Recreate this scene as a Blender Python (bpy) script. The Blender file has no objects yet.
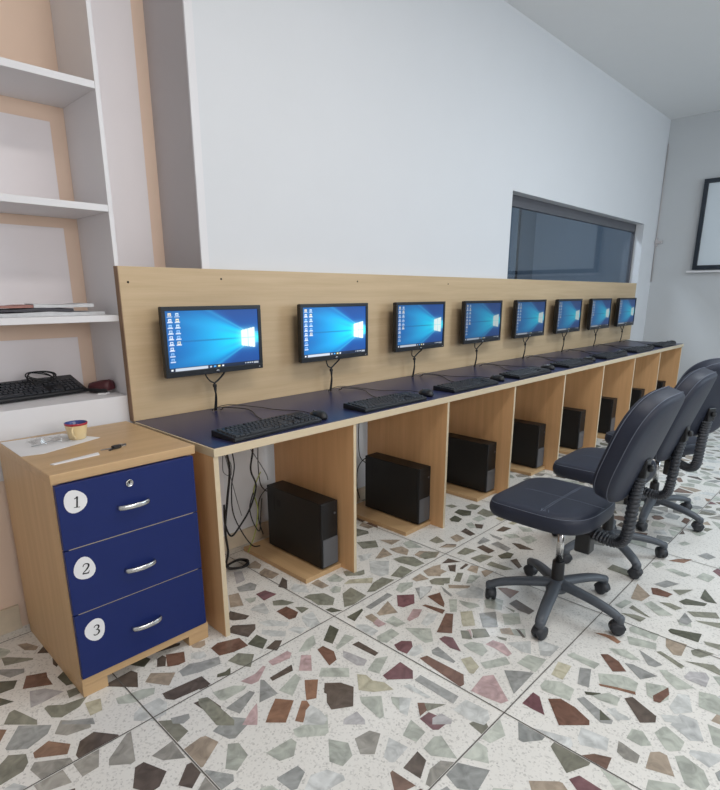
import bpy, bmesh, math, random
import numpy as np
from mathutils import Vector, Matrix
random.seed(7)
C = bpy.context.scene.collection
R = math.radians
PI = math.pi

# ------------------------------------------------------------------ sizes
W = 0.707        # bay width
D = 0.614        # depth of desk to the backboard
H = 0.75         # desk height
T = 0.033        # worktop thickness
YW = 0.65        # plane of the pier wall behind the backboard
YN = 0.98        # plane of the recessed wall / niche back
XF = 6.45        # far wall
ZC = 3.15        # ceiling

# ------------------------------------------------------------------ materials
def lin(c):
    return tuple((x / 12.92 if x <= 0.04045 else ((x + 0.055) / 1.055) ** 2.4) for x in [v / 255 for v in c]) + (1,)

def newmat(name):
    m = bpy.data.materials.new(name)
    m.use_nodes = True
    nt = m.node_tree
    return m, nt, nt.nodes['Principled BSDF']

def plain(name, rgb, rough=0.5, metal=0.0, spec=0.5, var=0.06, scale=8.0, bump=0.0, bscale=200.0, coat=0.0):
    m, nt, b = newmat(name)
    N, L = nt.nodes, nt.links
    b.inputs['Roughness'].default_value = rough
    b.inputs['Metallic'].default_value = metal
    b.inputs['Specular IOR Level'].default_value = spec
    b.inputs['Coat Weight'].default_value = coat
    tc = N.new('ShaderNodeTexCoord')
    no = N.new('ShaderNodeTexNoise'); no.inputs['Scale'].default_value = scale; no.inputs['Detail'].default_value = 4
    L.new(tc.outputs['Object'], no.inputs['Vector'])
    mx = N.new('ShaderNodeMix'); mx.data_type = 'RGBA'
    c = lin(rgb)
    mx.inputs[6].default_value = tuple(x * (1 - var) for x in c[:3]) + (1,)
    mx.inputs[7].default_value = tuple(min(1, x * (1 + var)) for x in c[:3]) + (1,)
    L.new(no.outputs['Fac'], mx.inputs[0])
    L.new(mx.outputs[2], b.inputs['Base Color'])
    if bump:
        n2 = N.new('ShaderNodeTexNoise'); n2.inputs['Scale'].default_value = bscale; n2.inputs['Detail'].default_value = 3
        L.new(tc.outputs['Object'], n2.inputs['Vector'])
        bp = N.new('ShaderNodeBump'); bp.inputs['Strength'].default_value = bump; bp.inputs['Distance'].default_value = 0.002
        L.new(n2.outputs['Fac'], bp.inputs['Height']); L.new(bp.outputs['Normal'], b.inputs['Normal'])
    return m

def wood(name, rgb, axis='X', rough=0.42, contrast=0.13):
    m, nt, b = newmat(name)
    N, L = nt.nodes, nt.links
    b.inputs['Roughness'].default_value = rough
    b.inputs['Specular IOR Level'].default_value = 0.4
    tc = N.new('ShaderNodeTexCoord')
    mp = N.new('ShaderNodeMapping')
    s = {'X': (1.2, 26, 26), 'Y': (26, 1.2, 26), 'Z': (26, 26, 1.2)}[axis]
    mp.inputs['Scale'].default_value = s
    L.new(tc.outputs['Object'], mp.inputs['Vector'])
    n1 = N.new('ShaderNodeTexNoise'); n1.inputs['Scale'].default_value = 1.0; n1.inputs['Detail'].default_value = 5; n1.inputs['Roughness'].default_value = 0.55
    L.new(mp.outputs['Vector'], n1.inputs['Vector'])
    mp2 = N.new('ShaderNodeMapping'); mp2.inputs['Scale'].default_value = tuple(v * (6 if v > 5 else 4) for v in s)
    L.new(tc.outputs['Object'], mp2.inputs['Vector'])
    n2 = N.new('ShaderNodeTexNoise'); n2.inputs['Scale'].default_value = 1.0; n2.inputs['Detail'].default_value = 2
    L.new(mp2.outputs['Vector'], n2.inputs['Vector'])
    ad = N.new('ShaderNodeMath'); ad.operation = 'MULTIPLY_ADD'; ad.inputs[1].default_value = 0.35
    L.new(n2.outputs['Fac'], ad.inputs[0]); L.new(n1.outputs['Fac'], ad.inputs[2])
    rp = N.new('ShaderNodeValToRGB')
    c = lin(rgb)[:3]
    rp.color_ramp.elements[0].position = 0.4
    rp.color_ramp.elements[0].color = (c[0] * (1 - contrast), c[1] * (1 - contrast * 1.3), c[2] * (1 - contrast * 1.7), 1)
    rp.color_ramp.elements[1].position = 0.95
    rp.color_ramp.elements[1].color = (min(1, c[0] * (1 + contrast * .6)), min(1, c[1] * (1 + contrast * .6)), min(1, c[2] * (1 + contrast * .6)), 1)
    L.new(ad.outputs[0], rp.inputs['Fac']); L.new(rp.outputs['Color'], b.inputs['Base Color'])
    return m

M = {}
BEECH = (199, 175, 141)
M['beechX'] = wood('beech_laminate_long', BEECH, 'X')
M['beechY'] = wood('beech_laminate_deep', BEECH, 'Y')
M['beechZ'] = wood('beech_laminate_upright', BEECH, 'Z')
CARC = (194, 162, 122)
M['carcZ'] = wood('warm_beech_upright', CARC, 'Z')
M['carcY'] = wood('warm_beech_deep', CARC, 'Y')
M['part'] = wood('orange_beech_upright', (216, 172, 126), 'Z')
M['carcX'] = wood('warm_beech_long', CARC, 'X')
M['edge'] = wood('beech_edge_band', (206, 190, 162), 'X', contrast=0.06)
M['darkedge'] = plain('brown_board_edge', (140, 112, 88), 0.7)
M['blue'] = plain('navy_laminate', (42, 45, 80), 0.32, spec=0.5, var=0.05, scale=40)
M['drawerblue'] = plain('blue_drawer_laminate', (22, 38, 96), 0.42, spec=0.3, var=0.05, scale=30)
M['wall'] = plain('white_wall_paint', (214, 215, 218), 0.75, var=0.02, scale=3, bump=0.1, bscale=120)
M['wallwarm'] = plain('cream_wall_paint', (230, 204, 184), 0.8, var=0.03, scale=3, bump=0.1, bscale=120)
M['patch'] = plain('white_niche_paint', (234, 228, 230), 0.8, var=0.025, scale=4)
M['shelfwhite'] = plain('white_shelf_paint', (222, 220, 222), 0.55, var=0.02, scale=5)
M['reveal'] = plain('grey_pier_shade_and_conduit', (190, 184, 184), 0.75, var=0.03, scale=4)  # darker grey puts the shade of the pier's left-facing side into its colour
M['farwall'] = plain('pale_blue_grey_wall_paint', (196, 198, 200), 0.75, var=0.02, scale=3, bump=0.08, bscale=120)
M['ceil'] = plain('white_ceiling_paint', (225, 225, 225), 0.9, var=0.01)
M['base'] = plain('cream_skirting_tile', (205, 190, 168), 0.4, var=0.15, scale=25)
M['black'] = plain('black_plastic', (22, 23, 26), 0.42, var=0.08, bump=0.05, bscale=600)
M['bezel'] = plain('black_bezel_plastic', (20, 22, 28), 0.38, var=0.05)
M['key'] = plain('charcoal_key_plastic', (38, 40, 46), 0.5, var=0.06)
M['keygap'] = plain('black_keyboard_shell', (18, 19, 24), 0.4, var=0.05)
M['cable'] = plain('black_cable_rubber', (20, 20, 23), 0.55, var=0.05)
M['yellowcable'] = plain('yellow_green_cable_rubber', (150, 160, 80), 0.5)
M['greycable'] = plain('grey_cable_rubber', (110, 110, 112), 0.5)
M['pcgrey'] = plain('grey_pc_plastic', (92, 94, 98), 0.45, var=0.06)
M['pcblack'] = plain('black_pc_case', (17, 18, 20), 0.45, var=0.08)
M['navyskin'] = plain('navy_leatherette', (36, 41, 56), 0.5, spec=0.35, var=0.10, scale=14, bump=0.25, bscale=260)
M['seam'] = plain('grey_stitching', (98, 104, 118), 0.8)
M['basegrey'] = plain('slate_grey_chair_plastic', (74, 80, 88), 0.45, var=0.10, scale=20)
M['castor'] = plain('dark_castor_plastic', (44, 47, 53), 0.5, var=0.06)
M['bellows'] = plain('dark_bellows_rubber', (42, 45, 52), 0.5)
M['chrome'] = plain('brushed_chrome', (205, 205, 205), 0.22, metal=1.0, var=0.02)
M['steel'] = plain('steel', (170, 172, 175), 0.3, metal=1.0)
M['paper'] = plain('white_paper', (226, 225, 226), 0.8, var=0.02)
M['newsprint'] = plain('grey_newsprint', (196, 196, 198), 0.85, var=0.18, scale=40)
M['redprint'] = plain('red_print_paper', (158, 112, 104), 0.8, var=0.15, scale=30)
M['darkprint'] = plain('dark_print_paper', (70, 68, 74), 0.8, var=0.3, scale=30)
M['ink'] = plain('black_ink', (24, 24, 28), 0.6)
M['cup'] = plain('pale_yellow_glaze', (226, 204, 158), 0.3, var=0.04, coat=0.3)
M['cupred'] = plain('red_glaze', (170, 44, 58), 0.3, coat=0.3)
M['cupblue'] = plain('blue_glaze', (52, 66, 130), 0.3, coat=0.3)
M['wallet'] = plain('dark_red_leather', (74, 28, 34), 0.45, var=0.2, scale=30)
M['hole'] = plain('dark_hole', (30, 24, 18), 0.9)
M['frameblack'] = plain('black_frame', (34, 42, 52), 0.4)
M['board'] = plain('white_board_surface', (214, 222, 228), 0.35, var=0.01)
M['darkalu'] = plain('dark_grey_aluminium', (84, 84, 90), 0.4, var=0.04)
M['slate'] = plain('slate_reflection_tone', (104, 118, 132), 0.8)  # tone of the mirrored room, put on the added surfaces behind the pane
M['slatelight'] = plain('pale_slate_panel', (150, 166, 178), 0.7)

def clear(name, tint, rough, gloss):
    m = bpy.data.materials.new(name); m.use_nodes = True
    nt = m.node_tree; N, L = nt.nodes, nt.links
    N.remove(N['Principled BSDF'])
    t = N.new('ShaderNodeBsdfTransparent'); t.inputs['Color'].default_value = tint + (1,)
    g = N.new('ShaderNodeBsdfGlossy'); g.inputs['Roughness'].default_value = rough
    mx = N.new('ShaderNodeMixShader'); mx.inputs[0].default_value = gloss
    L.new(t.outputs[0], mx.inputs[1]); L.new(g.outputs[0], mx.inputs[2]); L.new(mx.outputs[0], N['Material Output'].inputs[0])
    return m
M['glass'] = clear('tinted_window_glass', (0.80, 0.84, 0.88), 0.02, 0.10)
M['film'] = clear('clear_plastic_film', (0.95, 0.95, 0.95), 0.15, 0.14)

def vcol(name, rough, emit=0.0, spec=0.5):
    m, nt, b = newmat(name)
    N, L = nt.nodes, nt.links
    a = N.new('ShaderNodeAttribute'); a.attribute_name = 'col'
    b.inputs['Roughness'].default_value = rough
    b.inputs['Specular IOR Level'].default_value = spec
    if emit:
        b.inputs['Base Color'].default_value = (0.018, 0.02, 0.022, 1)
        L.new(a.outputs['Color'], b.inputs['Emission Color']); b.inputs['Emission Strength'].default_value = emit
    else:
        tc = N.new('ShaderNodeTexCoord')
        no = N.new('ShaderNodeTexNoise'); no.inputs['Scale'].default_value = 22; no.inputs['Detail'].default_value = 6; no.inputs['Distortion'].default_value = 1.2
        L.new(tc.outputs['Object'], no.inputs['Vector'])
        rp = N.new('ShaderNodeMapRange'); rp.inputs[1].default_value = 0.3; rp.inputs[2].default_value = 0.7; rp.inputs[3].default_value = 0.72; rp.inputs[4].default_value = 1.25
        L.new(no.outputs['Fac'], rp.inputs[0])
        mx = N.new('ShaderNodeMix'); mx.data_type = 'RGBA'; mx.blend_type = 'MULTIPLY'; mx.inputs[0].default_value = 1
        L.new(a.outputs['Color'], mx.inputs[6]); L.new(rp.outputs[0], mx.inputs[7]); L.new(mx.outputs[2], b.inputs['Base Color'])
    return m
M['chip'] = vcol('stone_chips', 0.22)

def terrazzo():
    m, nt, b = newmat('white_terrazzo_ground')
    N, L = nt.nodes, nt.links
    tc = N.new('ShaderNodeTexCoord')
    vo = N.new('ShaderNodeTexVoronoi'); vo.inputs['Scale'].default_value = 190
    L.new(tc.outputs['Object'], vo.inputs['Vector'])
    rp = N.new('ShaderNodeValToRGB')
    e = rp.color_ramp.elements
    e[0].position = 0.0; e[0].color = lin((180, 178, 174))
    e[1].position = 0.35; e[1].color = lin((226, 224, 219))
    L.new(vo.outputs['Color'], rp.inputs['Fac'])
    no = N.new('ShaderNodeTexNoise'); no.inputs['Scale'].default_value = 3; no.inputs['Detail'].default_value = 4
    L.new(tc.outputs['Object'], no.inputs['Vector'])
    mr = N.new('ShaderNodeMapRange'); mr.inputs[3].default_value = 0.88; mr.inputs[4].default_value = 1.06
    L.new(no.outputs['Fac'], mr.inputs[0])
    mx = N.new('ShaderNodeMix'); mx.data_type = 'RGBA'; mx.blend_type = 'MULTIPLY'; mx.inputs[0].default_value = 1
    L.new(rp.outputs['Color'], mx.inputs[6]); L.new(mr.outputs[0], mx.inputs[7]); L.new(mx.outputs[2], b.inputs['Base Color'])
    b.inputs['Roughness'].default_value = 0.2
    return m
M['terrazzo'] = terrazzo()
M['joint'] = plain('dark_tile_joint', (92, 88, 84), 0.7)

# ------------------------------------------------------------------ mesh helpers
def box(bm, x0, x1, y0, y1, z0, z1, bev=0.0, mi=0):
    vs = [bm.verts.new((x, y, z)) for z in (z0, z1) for y in (y0, y1) for x in (x0, x1)]
    fs = [bm.faces.new([vs[i] for i in f]) for f in ((0, 2, 3, 1), (4, 5, 7, 6), (0, 1, 5, 4), (1, 3, 7, 5), (3, 2, 6, 7), (2, 0, 4, 6))]
    for f in fs: f.material_index = mi
    if bev:
        es = list({e for f in fs for e in f.edges})
        bmesh.ops.bevel(bm, geom=es, offset=bev, segments=2, profile=0.5, affect='EDGES')
    return fs

def spline(pts, n=8):
    P = [Vector(p) for p in pts]
    if len(P) < 3: return P
    out = []
    for i in range(len(P) - 1):
        p0 = P[max(i - 1, 0)]; p1 = P[i]; p2 = P[i + 1]; p3 = P[min(i + 2, len(P) - 1)]
        for k in range(n):
            t = k / n
            out.append(0.5 * ((2 * p1) + (-p0 + p2) * t + (2 * p0 - 5 * p1 + 4 * p2 - p3) * t * t + (-p0 + 3 * p1 - 3 * p2 + p3) * t ** 3))
    out.append(P[-1])
    return out

def tube(bm, pts, r, seg=8, smooth=True, n=8, rf=None, flat=None, mi=0):
    """pts: path; r: radius; rf(t)->radius factor; flat=(a,b) cross-section scale"""
    P = spline(pts, n) if smooth else [Vector(p) for p in pts]
    rings = []
    up = None
    for i, p in enumerate(P):
        d = (P[min(i + 1, len(P) - 1)] - P[max(i - 1, 0)])
        if d.length < 1e-9: d = Vector((0, 0, 1))
        d.normalize()
        if up is None:
            up = Vector((0, 0, 1)) if abs(d.z) < 0.9 else Vector((0, 1, 0))
        s = d.cross(up)
        if s.length < 1e-6: s = d.orthogonal()
        s.normalize(); up = s.cross(d).normalized()
        rr = r * (rf(i / (len(P) - 1)) if rf else 1)
        a, b = flat or (1, 1)
        rings.append([bm.verts.new(p + s * math.cos(2 * PI * k / seg) * rr * a + up * math.sin(2 * PI * k / seg) * rr * b) for k in range(seg)])
    for A, B in zip(rings, rings[1:]):
        for k in range(seg):
            f = bm.faces.new((A[k], A[(k + 1) % seg], B[(k + 1) % seg], B[k])); f.smooth = True; f.material_index = mi
    for ring, rev in ((rings[0], True), (rings[-1], False)):
        f = bm.faces.new(ring[::-1] if rev else ring); f.material_index = mi

def loops(bm, rings, cap0=True, cap1=True, smooth=True, mi=0):
    R_ = [[bm.verts.new(p) for p in r] for r in rings]
    n = len(R_[0])
    for A, B in zip(R_, R_[1:]):
        for k in range(n):
            f = bm.faces.new((A[k], A[(k + 1) % n], B[(k + 1) % n], B[k])); f.smooth = smooth; f.material_index = mi
    if cap0: f = bm.faces.new(R_[0][::-1]); f.smooth = smooth; f.material_index = mi
    if cap1: f = bm.faces.new(R_[-1]); f.smooth = smooth; f.material_index = mi

def lathe(bm, prof, seg=24, cx=0, cy=0, mi=0, cap0=True, cap1=True):
    loops(bm, [[(cx + r * math.cos(2 * PI * k / seg), cy + r * math.sin(2 * PI * k / seg), z) for k in range(seg)] for r, z in prof], cap0, cap1, True, mi)

def prism(bm, poly, z0, z1, mi=0):
    loops(bm, [[(x, y, z0) for x, y in poly], [(x, y, z1) for x, y in poly]], True, True, False, mi)

def smooth_all(bm):
    for f in bm.faces: f.smooth = True

def mesh_of(name, bm, *mats):
    me = bpy.data.meshes.new(name)
    bmesh.ops.recalc_face_normals(bm, faces=bm.faces)
    bm.to_mesh(me); bm.free()
    for m in mats: me.materials.append(M[m] if isinstance(m, str) else m)
    return me

def link(name, me, parent=None):
    o = bpy.data.objects.new(name, me); C.objects.link(o)
    if parent: o.parent = parent
    return o

def obj(name, bm, mats, parent=None):
    if isinstance(mats, str): mats = [mats]
    return link(name, mesh_of(name, bm, *mats), parent)

def tag(o, label, cat, group=None, kind=None):
    o['label'] = label; o['category'] = cat
    if group: o['group'] = group
    if kind: o['kind'] = kind
    return o

def thing(name, label, cat, loc=(0, 0, 0), rz=0, group=None):
    o = bpy.data.objects.new(name, None); C.objects.link(o)
    o.empty_display_size = 0.1
    o.location = loc; o.rotation_euler = (0, 0, rz)
    return tag(o, label, cat, group)

def struct(name, bm, mats):
    o = obj(name, bm, mats); o['kind'] = 'structure'; return o

def copy_tree(o, parent=None):
    c = o.copy(); C.objects.link(c)
    c.parent = parent
    for ch in list(o.children): copy_tree(ch, c)
    return c

def B(): return bmesh.new()

# ------------------------------------------------------------------ camera
cam = bpy.data.cameras.new('camera'); co = bpy.data.objects.new('camera', cam); C.objects.link(co)
ya, pi_, ro = R(43.915), R(-14.898), R(-0.035)
f_ = Vector((math.cos(ya) * math.cos(pi_), math.sin(ya) * math.cos(pi_), math.sin(pi_)))
r_ = Vector((math.sin(ya), -math.cos(ya), 0)); u_ = r_.cross(f_)
r2 = math.cos(ro) * r_ + math.sin(ro) * u_; u2 = -math.sin(ro) * r_ + math.cos(ro) * u_
mw = Matrix((r2, u2, -f_)).transposed().to_4x4(); mw.translation = Vector((-0.9829, -1.652, 1.2732))
co.matrix_world = mw
cam.sensor_fit = 'HORIZONTAL'; cam.sensor_width = 36; cam.lens = 555.01 * 36 / 720
cam.shift_y = 45.44 / 720
cam.clip_start = 0.02
bpy.context.scene.camera = co

# ------------------------------------------------------------------ the room shell
XL, YF = -2.4, -4.2
def quadbox(name, mats, *b):
    bm = B()
    for bb in b: box(bm, *bb)
    return struct(name, bm, mats)

quadbox('ceiling', 'ceil', (XL - .1, XF + .1, YF - .1, YN + .1, ZC, ZC + .1))
quadbox('wall_left', 'wall', (XL - .1, XL, YF - .1, YN + .1, 0, ZC))
quadbox('wall_front', 'wall', (XL, XF, YF - .1, YF, 0, ZC))
quadbox('wall_right', 'farwall', (XF, XF + .1, YF - .1, YW + .1, 0, ZC))
# recessed wall (niche backs and strip beside the pier)
quadbox('wall_recess', 'wallwarm', (XL, .393, YN, YN + .1, 0, ZC))
# white painted field on the recessed wall to the right of the shelves
quadbox('trim_1', 'patch', (.022, .335, YN - .003, YN, .9, ZC))
# low wall below the shelves
quadbox('wall_plinth', 'wallwarm', (XL, .393, YW, YN, 0, .60))
# the pier wall with the interior window opening
X0, X1, Z0, Z1 = 3.066, 6.0, 1.20, 2.016
bm = B()
box(bm, .42, X0, YW, YW + .12, 0, ZC)
box(bm, X1, XF, YW, YW + .12, 0, ZC)
box(bm, X0, X1, YW, YW + .12, 0, Z0)
box(bm, X0, X1, YW, YW + .12, Z1, ZC)
struct('wall_back', bm, 'wall')
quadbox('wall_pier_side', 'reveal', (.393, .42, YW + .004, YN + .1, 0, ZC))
quadbox('trim_2', 'shelfwhite', (.391, .428, YW - .006, YW + .004, .0, ZC))
quadbox('baseboard_back', 'base', (XL, -.52, YW - .012, YW, 0, .10), (-.03, XF, YW - .012, YW, 0, .08))
# interior window
bm = B()
fy0, fy1 = YW + .085, YW + .12
box(bm, X0, X1, fy0, fy1, Z1 - .085, Z1, .003)
box(bm, X0, X1, fy0, fy1, Z0, Z0 + .05, .003)
box(bm, X0, X0 + .03, fy0, fy1, Z0, Z1, .003)
box(bm, X1 - .03, X1, fy0, fy1, Z0, Z1, .003)
win = struct('window_1', bm, 'darkalu')
bm = B(); box(bm, X0 + .03, X1 - .03, fy0 + .012, fy0 + .018, Z0 + .05, Z1 - .085)
obj('pane', bm, 'glass', win)
# added dim room behind that window, standing in for reflections in its pane
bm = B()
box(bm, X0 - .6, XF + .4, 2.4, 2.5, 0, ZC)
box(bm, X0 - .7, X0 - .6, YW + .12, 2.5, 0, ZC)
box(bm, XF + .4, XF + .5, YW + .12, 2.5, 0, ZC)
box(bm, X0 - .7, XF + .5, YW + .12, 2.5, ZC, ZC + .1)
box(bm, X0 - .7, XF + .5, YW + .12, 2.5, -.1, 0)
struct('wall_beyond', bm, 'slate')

# ------------------------------------------------------------------ floor: terrazzo slabs with big stone chips
S, OX, OY = 0.7737, 0.3841, -0.1896
PAL = [((177, 181, 172), 7), ((151, 148, 141), 6), ((126, 125, 113), 4), ((95, 85, 78), 2), ((117, 95, 84), 1.5),
       ((118, 88, 91), .8), ((195, 197, 196), 5), ((164, 150, 134), 2), ((149, 151, 149), 4), ((142, 113, 95), .7)]
PN = 'abcdefghij'
TRACED = []
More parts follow.
